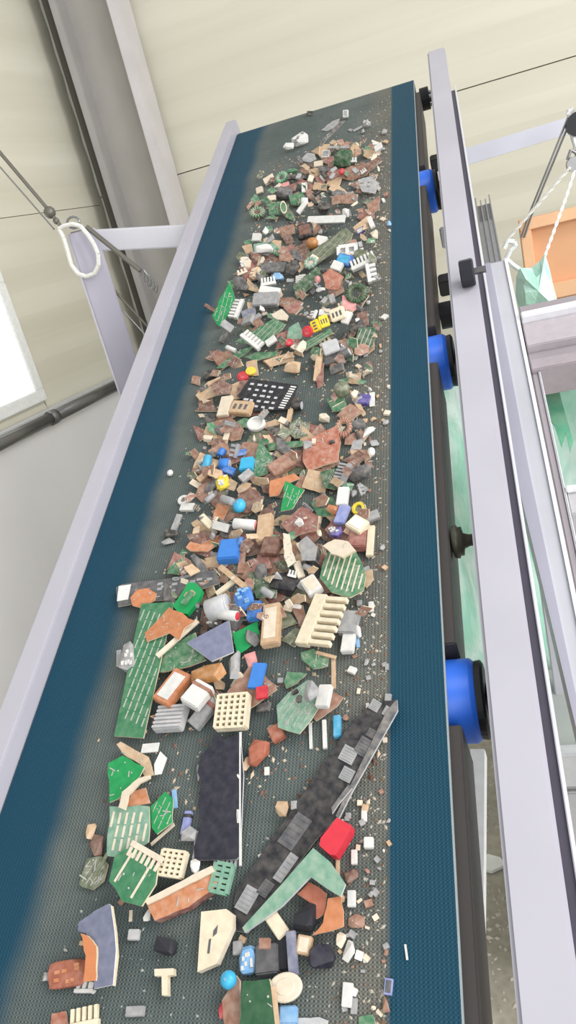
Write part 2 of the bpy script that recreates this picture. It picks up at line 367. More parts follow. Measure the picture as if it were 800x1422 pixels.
# ================================================================== RIGHT-HAND FRAME (sorting stand)
alu = mat((190, 189, 196), .4, 0, 5); alu_shaded = mat((150, 142, 146), .45, 0, 6); alu_lit = mat((225, 224, 228), .35)  # lit and shaded copies of the same aluminium, lighting put into the colour
sf = empty('metal_stand', BELT); tag(sf, 'pale grey metal frame stand right of the conveyor, holding green tarpaulin', 'frame')
HB = -.10
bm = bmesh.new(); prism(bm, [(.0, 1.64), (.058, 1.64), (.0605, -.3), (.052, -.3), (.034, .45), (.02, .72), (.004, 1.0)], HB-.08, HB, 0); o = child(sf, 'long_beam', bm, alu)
bm = bmesh.new(); prism(bm, [(.055, 1.64), (.062, 1.64), (.066, -.3), (.0605, -.3)], HB-.075, HB+.004, 0); child(sf, 'beam_highlight', bm, alu_lit)  # bright highlight along the beam's right edge, painted as a paler strip
bm = bmesh.new(); prism(bm, [(.0, 1.64), (.024, 1.64), (.030, .95), (.040, .5), (.054, -.3), (.052, -.3), (.034, .45), (.02, .72), (.004, 1.0)], HB, HB+.003, 0); child(sf, 'beam_face', bm, mat((166, 164, 178), .45, 0, 5))  # left face of the beam, its shade put into a darker colour
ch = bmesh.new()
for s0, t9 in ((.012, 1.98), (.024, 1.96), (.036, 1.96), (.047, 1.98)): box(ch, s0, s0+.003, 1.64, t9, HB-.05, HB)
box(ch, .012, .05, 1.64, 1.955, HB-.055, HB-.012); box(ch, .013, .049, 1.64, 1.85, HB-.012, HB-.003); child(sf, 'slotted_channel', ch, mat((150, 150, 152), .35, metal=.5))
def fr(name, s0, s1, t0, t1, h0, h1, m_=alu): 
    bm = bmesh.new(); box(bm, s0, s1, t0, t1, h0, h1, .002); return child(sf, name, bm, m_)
# stepped crossing profile, light and shade of its steps put into the colours
fr('cross_profile', .066, .8, 1.405, 1.45, HB-.08, HB-.005, alu_shaded)
fr('cross_profile', .066, .8, 1.385, 1.405, HB-.07, HB+.012, alu_lit)
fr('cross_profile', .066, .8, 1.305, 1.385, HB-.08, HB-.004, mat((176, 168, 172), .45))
fr('cross_profile', .066, .8, 1.270, 1.305, HB-.08, HB-.022, alu_shaded)
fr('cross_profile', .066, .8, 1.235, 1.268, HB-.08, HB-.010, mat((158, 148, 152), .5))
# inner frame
fr('inner_frame', .066, .078, .70, 1.235, HB-.09, HB-.02, alu_shaded)
fr('inner_frame', .0782, .082, .70, 1.235, HB-.085, HB-.015, alu_lit)
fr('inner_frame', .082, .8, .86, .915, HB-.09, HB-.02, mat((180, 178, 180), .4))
fr('inner_frame', .082, .8, .905, .918, HB-.02, HB-.012, alu_lit)
fr('inner_frame', .088, .8, .70, .73, HB-.09, HB-.03, alu_lit)
for s0, t0 in ((.74, 1.3), (.74, .0), (.045, .02), (.05, 1.5)):
    p = B(s0, t0, HB-.08); bar('stand_leg', (p.x, p.y, p.z), (p.x, p.y, 0), .045, .045, alu, up=(0, 1, 0), parent=sf)
# lower machine cover under the tarpaulin
def wbox(name, c, s, m_, label, cat, bev=.004):
    bm = bmesh.new(); box(bm, -s[0]/2, s[0]/2, -s[1]/2, s[1]/2, 0, s[2], bev); o = mk(name, bm, m_, None, Matrix.Translation(c)); return tag(o, label, cat)
cb = empty('cabinet', Matrix.Translation((.3, 1.72, 0))); tag(cb, 'low grey metal cabinet on the floor below the green tarpaulin', 'cabinet')
bm = bmesh.new(); box(bm, -.42, .42, -.17, .17, 0, .78, .006); child(cb, 'body', bm, mat((176, 178, 176), .5, 0, 8))
bm = bmesh.new(); box(bm, -.43, .43, -.21, -.172, .70, .80, .004); child(cb, 'lid', bm, mat((196, 196, 198), .4))
bm = bmesh.new(); box(bm, -.40, .40, -.185, -.172, .08, .66, .004); child(cb, 'door', bm, mat((186, 186, 188), .4))

# tarpaulin
def tarp_mat():
    m = bpy.data.materials.new('material'); m.use_nodes = True; nt = m.node_tree; p = nt.nodes['Principled BSDF']
    tc = nt.nodes.new('ShaderNodeTexCoord'); mp = nt.nodes.new('ShaderNodeMapping'); mp.inputs['Scale'].default_value = (5, 5, 1.6); mp.inputs['Rotation'].default_value = (0, .45, 0)
    nz = nt.nodes.new('ShaderNodeTexNoise'); nz.inputs['Scale'].default_value = 2.2; nz.inputs['Detail'].default_value = 6; nz.inputs['Distortion'].default_value = 1.2
    nt.links.new(tc.outputs['Object'], mp.inputs[0]); nt.links.new(mp.outputs[0], nz.inputs['Vector'])
    rp = nt.nodes.new('ShaderNodeValToRGB'); nt.links.new(nz.outputs[0], rp.inputs[0])
    rp.color_ramp.elements[0].position = .38; rp.color_ramp.elements[1].position = .62
    rp.color_ramp.elements[0].color = lin((172, 228, 204))+(1,); rp.color_ramp.elements[1].color = lin((228, 250, 240))+(1,)
    nt.links.new(rp.outputs[0], p.inputs['Base Color']); p.inputs['Roughness'].default_value = .35
    b = nt.nodes.new('ShaderNodeBump'); b.inputs['Strength'].default_value = .6; b.inputs['Distance'].default_value = .02; nt.links.new(nz.outputs[0], b.inputs['Height']); nt.links.new(b.outputs[0], p.inputs['Normal'])
    return m
TM = tarp_mat()
def sheet(name, x0, x1, z0, z1, y, label, amp=.02, nx=40, nz=30, th=.002):
    bm = bmesh.new(); g = []
    for j in range(nz+1):
        row = []
        for i in range(nx+1):
            u = i/nx; v = j/nz; x = x0+(x1-x0)*u; zz = z0+(z1-z0)*v
            yy = amp*(math.sin(u*23+v*4)+.6*math.sin(u*47+1+v*9)+.4*math.sin(v*11+u*8))
            row.append(bm.verts.new((x, yy, zz)))
        g.append(row)
    for j in range(nz):
        for i in range(nx): bm.faces.new([g[j][i], g[j][i+1], g[j+1][i+1], g[j+1][i]])
    o = mk(name, bm, TM, None, Matrix.Translation((0, y, 0)), True)
    md = o.modifiers.new('thickness', 'SOLIDIFY'); md.thickness = th
    return tag(o, label, 'tarpaulin')
sheet('tarpaulin', -.7, .85, .70, 1.72, 1.98, 'large mint green tarpaulin hanging behind the right rail and metal stand')
# folded darker strip of netting seen in the stand's opening
fold = [bp(u, v, -.24) for u, v in ((748, 508), (765, 508), (775, 535), (781, 560), (796, 612), (792, 628), (786, 600), (780, 620), (770, 590), (762, 580))]
o = world_prism('netting_strip', fold, .004, mat((92, 178, 142), .5, .3, 20), None, Vector(-N)); tag(o, 'torn darker green netting strip hanging in the opening of the metal stand', 'netting')

# ================================================================== ROPES, PULLEYS, PLYWOOD (right, behind)
galv = mat((150, 150, 150), .35, 0, 30, .7); rope_w = mat((240, 238, 232), .8, .1, 300, bump=.4)
o = world_prism('crossbar', [yp(*p, 3.0) for p in ((600, 220), (1500, -54), (1500, -29), (600, 244))], .05, mat((200, 200, 212), .45, 0, 6), None, (0, 1, 0))
tag(o, 'pale lavender flat crossbar in front of the back wall', 'bar')
def wire(name, pts, r, m_, label, cat, twist=False, parent=None):
    c = Vector(pts[0]); bm = bmesh.new(); P = [Vector(p)-c for p in pts]
    if not twist: tube(bm, P, r, 7)
    else:
        Q = []; step = .006
        for a, b in zip(P[:-1], P[1:]):
            k = max(1, int((b-a).length/step)); Q += [a+(b-a)*i/k for i in range(k)]
        Q.append(P[-1]); d = (P[-1]-P[0]).normalized(); x = d.orthogonal().normalized(); y = d.cross(x)
        for ph in (0, math.pi):
            tube(bm, [q+(x*math.cos(i*.7+ph)+y*math.sin(i*.7+ph))*r*.6 for i, q in enumerate(Q)], r*.62, 5)
    o = mk(name, bm, m_, parent, Matrix.Translation(c)); 
    if label: tag(o, label, cat)
    return o
YR = 2.7
pu = empty('pulley', Matrix.Translation(yp(795, 185, YR))); tag(pu, 'black and white pulley hung at the right end of the crossbar', 'pulley')
c = yp(795, 185, YR)
def rel(u, v, Y=YR, dy=0): return yp(u, v, Y)-c+Vector((0, dy, 0))
bm = bmesh.new(); cyl(bm, rel(802, 172, dy=-.02), rel(802, 172, dy=.02), .034, 20); child(pu, 'wheel', bm, blk)
bm = bmesh.new(); tube(bm, [rel(790, 152), rel(794, 185), rel(800, 205), rel(808, 205)], .007, 8); tube(bm, [rel(788, 160), rel(796, 150)], .008, 8); child(pu, 'hook', bm, mat((225, 225, 225), .35, metal=.3))
bm = bmesh.new(); cyl(bm, rel(797, 228, dy=-.02), rel(797, 228, dy=.02), .022, 18); child(pu, 'lower_wheel', bm, galv)
bm = bmesh.new(); tube(bm, [rel(788, 222), rel(793, 208), rel(800, 212), rel(802, 224)], .005, 8); child(pu, 'shackle', bm, galv)
wire('steel_wire', [yp(789, 163, YR), yp(734, 300, YR), yp(724, 330, YR)], .0035, galv, 'thin doubled steel wire slanting left down from the pulley', 'wire')
wire('steel_wire', [yp(793, 165, YR+.03), yp(738, 300, YR+.03), yp(728, 330, YR+.03)], .0035, galv, 'thin grey steel wire just right of the doubled one', 'wire')
wire('rope', [yp(792, 232, YR-.05), yp(700, 338, YR-.05)], .0048, rope_w, 'twisted white rope running down left from lower pulley wheel', 'rope', True)
wire('rope', [yp(798, 238, YR-.3), yp(786, 275, YR-.35), yp(757, 355, YR-.5)], .004, rope_w, 'twisted rope holding up the green sack', 'rope', True)
# plywood box
PY = 2.75; pw = mat((222, 168, 128), .6, .0, 7); pwf = mat((236, 186, 146), .6, .0, 9)
P0, P1 = yp(722, 322, PY), yp(741, 425, PY)
pb = empty('plywood_crate', Matrix.Translation((P0.x, PY, P1.z-.1))); tag(pb, 'open plywood crate with pale batten frame behind the green sack', 'crate')
zt = P0.z-(P1.z-.1)
bm = bmesh.new(); box(bm, 0, .6, .03, .045, 0, zt+.02); child(pb, 'panel', bm, pw)
for nm, a in (('batten', (0, .035, -.01, .03, 0, zt)), ('batten', (0, .6, -.01, .03, zt-.0, zt+.035)), ('batten', (.035, .6, -.005, .03, .11, .16)), ('batten', (.035, .6, -.01, .03, -.04, 0.0)), ('batten', (.565, .6, -.01, .03, 0, zt))):
    bm = bmesh.new(); box(bm, *a, .002); child(pb, nm, bm, pwf)
# support under the crate: a steel table behind the stand
p_ = yp(722, 322, PY)
tb = empty('work_table', Matrix.Translation((P0.x+.3, PY+.02, 0))); tag(tb, 'grey steel table carrying the plywood crate', 'table')
bm = bmesh.new(); hz_ = P1.z-.1-.04; box(bm, -.42, .42, -.16, .16, hz_-.03, hz_-.002, .003); child(tb, 'table_top', bm, mat((130, 130, 132), .5))
for sx_ in (-.39, .39):
    for sy_ in (-.13, .13):
        bm = bmesh.new(); box(bm, sx_-.02, sx_+.02, sy_-.02, sy_+.02, 0, hz_-.03); child(tb, 'leg', bm, mat((130, 130, 132), .5))
# green sack
YS = 2.2
sk = [(757, 352), (763, 372), (768, 395), (776, 425), (740, 432), (722, 436), (716, 410), (717, 385), (722, 372), (738, 372), (750, 362)]
bm = bmesh.new(); c = yp(745, 400, YS); fr_ = [yp(u, v, YS)-c for u, v in sk]; n = len(fr_); 
cf = bm.verts.new((0, -.055, 0)); cb_ = bm.verts.new((0, .055, 0)); rim = [bm.verts.new(p) for p in fr_]
mf = [bm.verts.new(p*.6+Vector((random.uniform(-.006, .006), -.045+random.uniform(-.012, .012), random.uniform(-.006, .006)))) for p in fr_]
mb = [bm.verts.new(p*.6+Vector((0, .045, 0))) for p in fr_]
for i in range(n):
    j = (i+1) % n
    bm.faces.new([rim[i], rim[j], mf[j], mf[i]]); bm.faces.new([mf[i], mf[j], cf]); bm.faces.new([rim[j], rim[i], mb[i], mb[j]]); bm.faces.new([mb[j], mb[i], cb_])
o = mk('sack', bm, TM, None, Matrix.Translation(c)); tag(o, 'crumpled mint green sack hung on a rope before the plywood crate', 'sack')
# white shackle on stand top
hk = wire('hook', [yp(700, 345, 2.3), yp(705, 335, 2.3), yp(714, 336, 2.3), yp(716, 342, 2.3), yp(709, 348, 2.3), yp(703, 360, 2.3), yp(712, 368, 2.3), yp(722, 375, 2.3), yp(728, 380, 2.3)], .007, mat((235, 235, 235), .4), 'white hook and strap tied beside the stand top', 'hook')

# ================================================================== LEFT POST, RODS
PYL = 2.25
pst = mat((176, 172, 186), .45, 0, 5); pst_l = mat((214, 213, 220), .4, 0, 5)
pt = yp(112, 322, PYL)
lp_ = empty('steel_post', Matrix.Translation((pt.x, PYL, 0))); tag(lp_, 'grey square steel post left of the conveyor', 'post')
ptz = pt.z
def rotz(o, a): o.rotation_euler[2] = a; return o
bm = bmesh.new(); box(bm, -.042, .042, -.042, .042, 0, ptz, .003); rotz(child(lp_, 'upright', bm, pst), .55)
bm = bmesh.new(); box(bm, -.03, .03, -.03, .03, ptz, ptz+.004); rotz(child(lp_, 'hollow_top', bm, mat((110, 108, 116), .6)), .55)
ca = yp(128, 334, PYL+.06); cb2 = yp(300, 325, PYL+.06)
tb_ = bar('crossbar', ca, cb2, .06, .062, pst_l, up=(0, 0, 1)); tag(tb_, 'pale square crossbar joining the steel post to the conveyor', 'bar')
bm = bmesh.new()
pts = [(82, 318), (88, 330), (94, 350), (99, 368), (108, 380), (120, 384), (131, 380), (137, 368), (136, 352), (130, 338), (122, 326), (112, 314), (100, 311), (88, 314), (82, 318)]
wire('rope_loop', [yp(u, v, PYL-.075) for u, v in pts], .0065, rope_w, 'white rope looped over the top of the steel post', 'rope')
pts = [(102+9*math.cos(a), 309+8*math.sin(a)) for a in [i*math.pi/6 for i in range(13)]]
wire('steel_ring', [yp(u, v, PYL-.06) for u, v in pts], .0035, galv, 'small steel ring standing on top of the steel post', 'ring')
rod = mat((112, 108, 100), .45, 0, 30, .4)
tbk = wire('turnbuckle', [yp(-40, 165, PYL-.05), yp(0, 212, PYL-.05), yp(66, 290, PYL-.05), yp(86, 316, PYL-.05)], .0055, rod, 'rusty rod with a ball joint running left from the steel post', 'rod')
bm = bmesh.new(); bmesh.ops.create_icosphere(bm, subdivisions=2, radius=.018)
bl = mk('ball_joint', bm, rod, tbk, None, True); bl.location = yp(69, 295, PYL-.05)-yp(-40, 165, PYL-.05)
bm = bmesh.new(); bmesh.ops.create_icosphere(bm, subdivisions=2, radius=.010)
bl = mk('ball_joint', bm, rod, tbk, None, True); bl.location = yp(78, 307, PYL-.05)-yp(-40, 165, PYL-.05)
wire('steel_wire', [yp(-40, 185, PYL+.2), yp(0, 232, PYL+.2), yp(75, 318, PYL+.0)], .0028, galv, 'shadow line just below the rusty rod, modelled as a thin wire', 'wire')  # shadow line parallel to the rod, built as a thin wire
o = wire('tension_rod', [yp(120, 315, PYL-.06), yp(195, 376, PYL-.06)], .0075, rod, 'dark threaded rod slanting from the post top towards the conveyor', 'rod')
pts = []
for k in range(26): pts.append((196+k*.9+4*math.cos(k*1.2), 378+k*1.0+7*math.sin(k*1.2)))
wire('wire_coil', [yp(u, v, PYL-.06) for u, v in pts], .0028, galv, 'coiled steel wire at the end of the dark threaded rod', 'wire')
wire('steel_wire', [yp(138, 380, PYL), yp(172, 418, PYL), yp(235, 486, PYL)], .0042, rod, 'brown wire going down right from the middle of the steel post', 'wire')
wire('steel_wire', [yp(150, 408, PYL+.05), yp(215, 480, PYL+.05)], .0028, galv, 'faint thin wire under the brown wire behind the post', 'wire')
# ================================================================== DEBRIS ON THE BELT
CROP = {'A': (320, 140, 240/800), 'B': (300, 280, 260/800), 'C': (270, 380, 280/800), 'D': (240, 500, 300/800), 'E': (220, 620, 320/800),
        'F': (140, 760, .5), 'G': (90, 960, 310/800), 'H': (300, 900, 270/800), 'I': (0, 1180, 280/800), 'J': (250, 1180, 310/800), 'P': (0, 0, 1)}
def px(c, p):
    x, y, k = CROP[c]; return (x+p[0]*k, y+p[1]*k)
def tilt_basis(rx, ry):
    ez = N*math.cos(rx)-D*math.sin(rx); ez = nrm(ez+A*math.sin(ry))
    ex = nrm(A-ez*(A@ez)); return ex, np.cross(ez, ex), ez
def auto_tilt(v, rx, ry):
    if rx is None: rx = max(0, min(1, (760-v)/520))*36+random.uniform(-6, 6)+2
    if ry is None: ry = random.uniform(-9, 9) if v < 1000 else random.uniform(-4, 4)
    return math.radians(rx), math.radians(ry)
def settle(pts, th, base, rx, ry):
    """unproject the outline on a tilted plane whose lowest corner sits at height base"""
    cu = sum(p[0] for p in pts)/len(pts); cv = sum(p[1] for p in pts)/len(pts)
    ex, ey, ez = tilt_basis(*auto_tilt(cv, rx, ry)); h = base+.01
    for _ in range(8):
        c = bp(cu, cv, h); q = [on_plane(u, v, c, ez) for u, v in pts]
        lo = min(min((p-CAM)@N+H, (p-ez*th-CAM)@N+H) for p in q)
        h += base-lo
        if h > .16: h = .16
    c = bp(cu, cv, h); q = [on_plane(u, v, c, ez) for u, v in pts]
    mw = Matrix((ex, ey, ez)).transposed().to_4x4(); mw.translation = Vector(c)
    loc = [((p-c)@ex, (p-c)@ey) for p in q]
    return mw, loc
def scale_at(u, v): return np.linalg.norm(bp(u, v, .01)-CAM)/math.hypot(math.hypot(u-CX, v-CY), F)
def inside(p, poly):
    x, y = p; r = False; n = len(poly)
    for i in range(n):
        x1, y1 = poly[i]; x2, y2 = poly[(i+1) % n]
        if (y1 > y) != (y2 > y) and x < (x2-x1)*(y-y1)/(y2-y1)+x1: r = not r
    return r
def shrink(poly, k):
    cx = sum(p[0] for p in poly)/len(poly); cy = sum(p[1] for p in poly)/len(poly); return [(cx+(x-cx)*k, cy+(y-cy)*k) for x, y in poly]
def rough(poly, amp, seg):
    out = []; n = len(poly)
    for i in range(n):
        a, b = poly[i], poly[(i+1) % n]; L = math.hypot(b[0]-a[0], b[1]-a[1]); k = max(1, min(5, int(L/seg)))
        out.append(a)
        for j in range(1, k):
            f = j/k+random.uniform(-.12, .12); nx, ny = -(b[1]-a[1])/L, (b[0]-a[0])/L; d = random.uniform(-amp, amp)
            out.append((a[0]+(b[0]-a[0])*f+nx*d, a[1]+(b[1]-a[1])*f+ny*d))
    return out
def lines(poly, ang, n, wd, bm, z0, z1, gap=0.0):
    c, s = math.cos(ang), math.sin(ang); R_ = [(x*c+y*s, -x*s+y*c) for x, y in poly]
    y0, y1 = min(p[1] for p in R_), max(p[1] for p in R_)
    for k in range(n):
        y = y0+(y1-y0)*(k+.5)/n; xs = []
        for i in range(len(R_)):
            a, b = R_[i], R_[(i+1) % len(R_)]
            if (a[1] > y) != (b[1] > y): xs.append(a[0]+(b[0]-a[0])*(y-a[1])/(b[1]-a[1]))
        xs.sort()
        for i in range(0, len(xs)-1, 2):
            L = xs[i+1]-xs[i]; a = xs[i]+L*.06; b = xs[i+1]-L*.06; segs = [(a, b)]
            if gap: 
                m_ = max(1, int((b-a)/gap)); segs = [(a+(b-a)*(j+.06)/m_, a+(b-a)*(j+.94)/m_) for j in range(m_)]
            for p, q in segs:
                P4 = [(p, y-wd/2), (q, y-wd/2), (q, y+wd/2), (p, y+wd/2)]
                prism(bm, [(X_*c-Y_*s, X_*s+Y_*c) for X_, Y_ in P4], z0, z1, 0)
SOL = mat((196, 196, 188), .35, .1, 200, .3)
EDGE = mat((222, 206, 176), .7, .2, 200)
def ghost(*a): pass
def board(c, pts, col, label, cat='board', base=0, th=.0016, rx=None, ry=None, pads=0, ln=None, comps=0, edge=None, name='circuit_board', group=None, dust=.35, jag=True, rim=False, comp_cols=('black', 'grey', 'cream')):
    P_ = [px(c, p) for p in pts]; mw, loc = settle(P_, th, base, rx, ry)
    area_ = abs(sum(loc[i][0]*loc[(i+1) % len(loc)][1]-loc[(i+1) % len(loc)][0]*loc[i][1] for i in range(len(loc))))/2
    if (sum(loc[i][0]*loc[(i+1) % len(loc)][1]-loc[(i+1) % len(loc)][0]*loc[i][1] for i in range(len(loc)))) < 0: loc = loc[::-1]
    size = math.sqrt(area_)
    out = rough(loc, size*.035, size*.28) if jag else loc
    bm = bmesh.new(); prism(bm, out, -th, 0, 1)
    o = mk(name, bm, [cm(col, dust), edge if edge is not None else EDGE], None, mw); tag(o, label, cat, group)
    if ln:
        ang, n, wd, gp = ln[:4]; bm = bmesh.new(); lines(shrink(loc, .9), math.radians(ang), n, wd, bm, 0, .0005, gp)
        child(o, 'traces', bm, cm(ln[4], .2) if len(ln) > 4 else SOL)
    xs = [p[0] for p in loc]; ys = [p[1] for p in loc]; inn = shrink(loc, .85)
    def pick():
        for _ in range(60):
            p = (random.uniform(min(xs), max(xs)), random.uniform(min(ys), max(ys)))
            if inside(p, inn): return p
        return (sum(xs)/len(xs), sum(ys)/len(ys))
    if pads:
        bm = bmesh.new()
        for _ in range(pads):
            p = pick(); r = random.uniform(.0007, .0016); a = random.uniform(0, 3.1)
            if random.random() < .5: cyl(bm, (p[0], p[1], 0), (p[0], p[1], .0012), r, 6, r*.5)
            else:
                l = random.uniform(1.5, 4)*r; ca, sa = math.cos(a), math.sin(a)
                prism(bm, [(p[0]+x*ca-y*sa, p[1]+x*sa+y*ca) for x, y in ((-l, -r*.5), (l, -r*.5), (l, r*.5), (-l, r*.5))], 0, .0006, 0)
        k = child(o, 'solder_joints', bm, SOL); k['kind'] = 'stuff'
    for _ in range(comps):
        p = pick(); s = size*random.uniform(.05, .09); bm = bmesh.new(); a = random.choice((0, math.pi/2, .4)); 
        box(bm, -s, s, -s*.6, s*.6, 0, s*.8, s*.1); ca, sa = math.cos(a), math.sin(a)
        for v in bm.verts: v.co = Vector((p[0]+v.co.x*ca-v.co.y*sa, p[1]+v.co.x*sa+v.co.y*ca, v.co.z))
        child(o, 'component', bm, cm(random.choice(comp_cols), .3))
    return o
def piece(kind, c, x, y, w, h, ang, col, label, cat, base=0, rx=None, ry=None, tf=None, name=None, group=None, **k):
    """x,y centre; w length along ang (degrees, photo, anticlockwise), h width, all in crop pixels"""
    if h > w*1.3 and kind not in ('comb', 'grid', 'can'): w, h, ang = h, w, ang+90
    a = math.radians(-ang); ca, sa = math.cos(a), math.sin(a)
    q = [(x+i*w/2*ca-j*h/2*sa, y+i*w/2*sa+j*h/2*ca) for i, j in ((-1, 1), (1, 1), (1, -1), (-1, -1))]
    P_ = [px(c, p) for p in q]
    uv = px(c, (x, y)); s_ = scale_at(*uv)*CROP[c][2]; Wd = min(w, h)*s_
    T = Wd*(tf if tf is not None else {'can': 1.0, 'ball': 1.0, 'chunk': .7, 'slab': .18, 'comb': .45, 'grid': .35, 'ring': .3, 'disc': .35, 'box': .55}.get(kind, .5))
    T = max(.0015, T)
    mw, loc = settle(P_, T, base, rx, ry)
    m0 = ((loc[0][0]+loc[3][0])/2, (loc[0][1]+loc[3][1])/2); m1 = ((loc[1][0]+loc[2][0])/2, (loc[1][1]+loc[2][1])/2)
    n0 = ((loc[0][0]+loc[1][0])/2, (loc[0][1]+loc[1][1])/2); n1 = ((loc[2][0]+loc[3][0])/2, (loc[2][1]+loc[3][1])/2)
    L = math.hypot(m1[0]-m0[0], m1[1]-m0[1]); W = math.hypot(n1[0]-n0[0], n1[1]-n0[1])
    th_ = math.atan2(m1[1]-m0[1], m1[0]-m0[0]); cx, cy = sum(p[0] for p in loc)/4, sum(p[1] for p in loc)/4
    sh = abs(math.sin(th_-math.atan2(n1[1]-n0[1], n1[0]-n0[0]))); W *= max(.5, sh)
    mw = mw @ Matrix.Translation((cx, cy, 0)) @ Matrix.Rotation(th_, 4, 'Z')
    return KIND[kind](L, W, T, mw, col, label, cat, name, group, **k)
def k_box(L, W, T, mw, col, label, cat, name, group, top=None, pins=0, bev=.12, holes=0, band=None, ribs=0, dust=.25):
    b = min(L, W, T)*bev; bm = bmesh.new(); box(bm, -L/2, L/2, -W/2, W/2, -T, 0, b)
    o = mk(name or 'component_block', bm, cm(col, dust), None, mw); tag(o, label, cat, group)
    if top:
        bm = bmesh.new(); box(bm, -L*.38, L*.38, -W*.34, W*.34, -.0001, T*.06, b*.2); child(o, 'top_plate', bm, cm(top, .15))
    if band:
        bm = bmesh.new(); box(bm, L*.22, L*.36, -W/2-.0003, W/2+.0003, -T-.0003, .0003); child(o, 'band', bm, cm(band, .15))
    if ribs:
        for i in range(ribs):
            yy = -W/2+W*(i+.5)/ribs; bm = bmesh.new(); box(bm, -L/2*.97, L/2*.97, yy-W/ribs*.28, yy+W/ribs*.28, 0, T*.18); child(o, 'rib', bm, cm(col, dust))
    if holes:
        bm = bmesh.new()
        for i in range(holes):
            xx = -L*.4+L*.8*(i+.5)/holes; box(bm, xx-L/holes*.2, xx+L/holes*.2, -W*.2, W*.2, -.0002, .0003)
        child(o, 'slots', bm, cm('dkgrey', .1))
    if pins:
        bm = bmesh.new()
        for i in range(pins):
            xx = -L*.42+L*.84*i/max(1, pins-1)
            for sg in (-1, 1): box(bm, xx-L/pins*.12, xx+L/pins*.12, sg*W/2-.0006+(0 if sg > 0 else -W*.12), sg*W/2+.0006+(W*.12 if sg > 0 else 0), -T*.7, -T*.55)
        child(o, 'pins', bm, SOL)
    return o
def k_can(L, W, T, mw, col, label, cat, name, group, end='silver', band=None, dust=.2):
    r = min(W/2, L); bm = bmesh.new(); lathe(bm, [(-L/2, r*.9), (-L/2+L*.03, r), (L/2-L*.1, r), (L/2-L*.07, r*.93), (L/2-L*.03, r*.99), (L/2, r*.9)], 16)
    for v in bm.verts: v.co.z -= r
    o = mk(name or 'capacitor', bm, cm(col, dust, .4), None, mw, False); tag(o, label, cat, group)
    for f in o.data.polygons: f.use_smooth = abs(f.normal.x) < .7
    bm = bmesh.new(); cyl(bm, (L/2-.0002, 0, -r), (L/2+.0004, 0, -r), r*.8, 14); child(o, 'end_disc', bm, cm(end, .1))
    bm = bmesh.new()
    for sg in (-1, 1): cyl(bm, (-L/2, sg*r*.35, -r), (-L/2-L*.22, sg*r*.4, -r*1.1), .0005, 5)
    child(o, 'leads', bm, SOL)
    return o
def k_ball(L, W, T, mw, col, label, cat, name, group, dust=.15):
    bm = bmesh.new(); bmesh.ops.create_uvsphere(bm, u_segments=18, v_segments=12, radius=.5)
    for v in bm.verts: v.co = Vector((v.co.x*L, v.co.y*W, v.co.z*T-T*.5))
    o = mk(name or 'round_piece', bm, cm(col, dust, .35), None, mw, True); tag(o, label, cat, group)
    bm = bmesh.new(); cyl(bm, (0, 0, -T*.06), (0, 0, T*.02), min(L, W)*.12, 10); child(o, 'tip', bm, cm(col, .5)); return o
def k_chunk(L, W, T, mw, col, label, cat, name, group, dust=.3, n=14, bits=None):
    bm = bmesh.new()
    for _ in range(n):
        v = Vector((random.gauss(0, 1), random.gauss(0, 1), random.gauss(0, 1))).normalized(); m = max(abs(v.x), abs(v.y), abs(v.z))
        v = v*(.55/m*.5+.5*.5*1.1); bm.verts.new((max(-.5, min(.5, v.x))*L, max(-.5, min(.5, v.y))*W, max(-.5, min(.5, v.z))*T-T/2))
    r = bmesh.ops.convex_hull(bm, input=bm.verts[:]); 
    for v in [g for g in r['geom_interior'] if isinstance(g, bmesh.types.BMVert)]: bm.verts.remove(v)
    o = mk(name or 'broken_lump', bm, cm(col, dust, .6), None, mw); tag(o, label, cat, group)
    if bits:
        bm = bmesh.new()
        for _ in range(7):
            x, y = random.uniform(-.32, .32)*L, random.uniform(-.32, .32)*W; s = min(L, W)*.07; box(bm, x-s*1.6, x+s*1.6, y-s, y+s, -T*.3, T*.03)
        k = child(o, 'fragments', bm, cm(bits, .2)); k['kind'] = 'stuff'
    return o
def k_comb(L, W, T, mw, col, label, cat, name, group, teeth=6, dust=.15):
    bm = bmesh.new(); box(bm, -L/2, L/2, -W/2, -W*.12, -T, 0, T*.08); o = mk(name or 'comb_connector', bm, cm(col, dust, .45), None, mw); tag(o, label, cat, group)
    for i in range(teeth):
        x = -L/2+L*(i+.5)/teeth; w = L/teeth*.3; bm = bmesh.new(); box(bm, x-w, x+w, -W*.12, W/2, -T*.85, -T*.1, w*.2); child(o, 'tooth', bm, cm(col, dust, .45))
    return o
def k_grid(L, W, T, mw, col, label, cat, name, group, nx=5, ny=4, dust=.12):
    bm = bmesh.new(); bw = L/nx*.2
    for i in range(nx+1):
        x = -L/2+L*i/nx; box(bm, x-bw, x+bw, -W/2, W/2, -T, 0, 0)
    for j in range(ny+1):
        y = -W/2+W*j/ny; box(bm, -L/2, L/2, y-bw, y+bw, -T*.95, -T*.05, 0)
    o = mk(name or 'slotted_connector', bm, cm(col, dust, .5), None, mw); tag(o, label, cat, group)
    bm = bmesh.new(); box(bm, -L/2, L/2, -W/2, W/2, -T*.9, -T*.75); child(o, 'base_plate', bm, cm('dkgrey' if col != 'white' else 'grey', .3)); return o
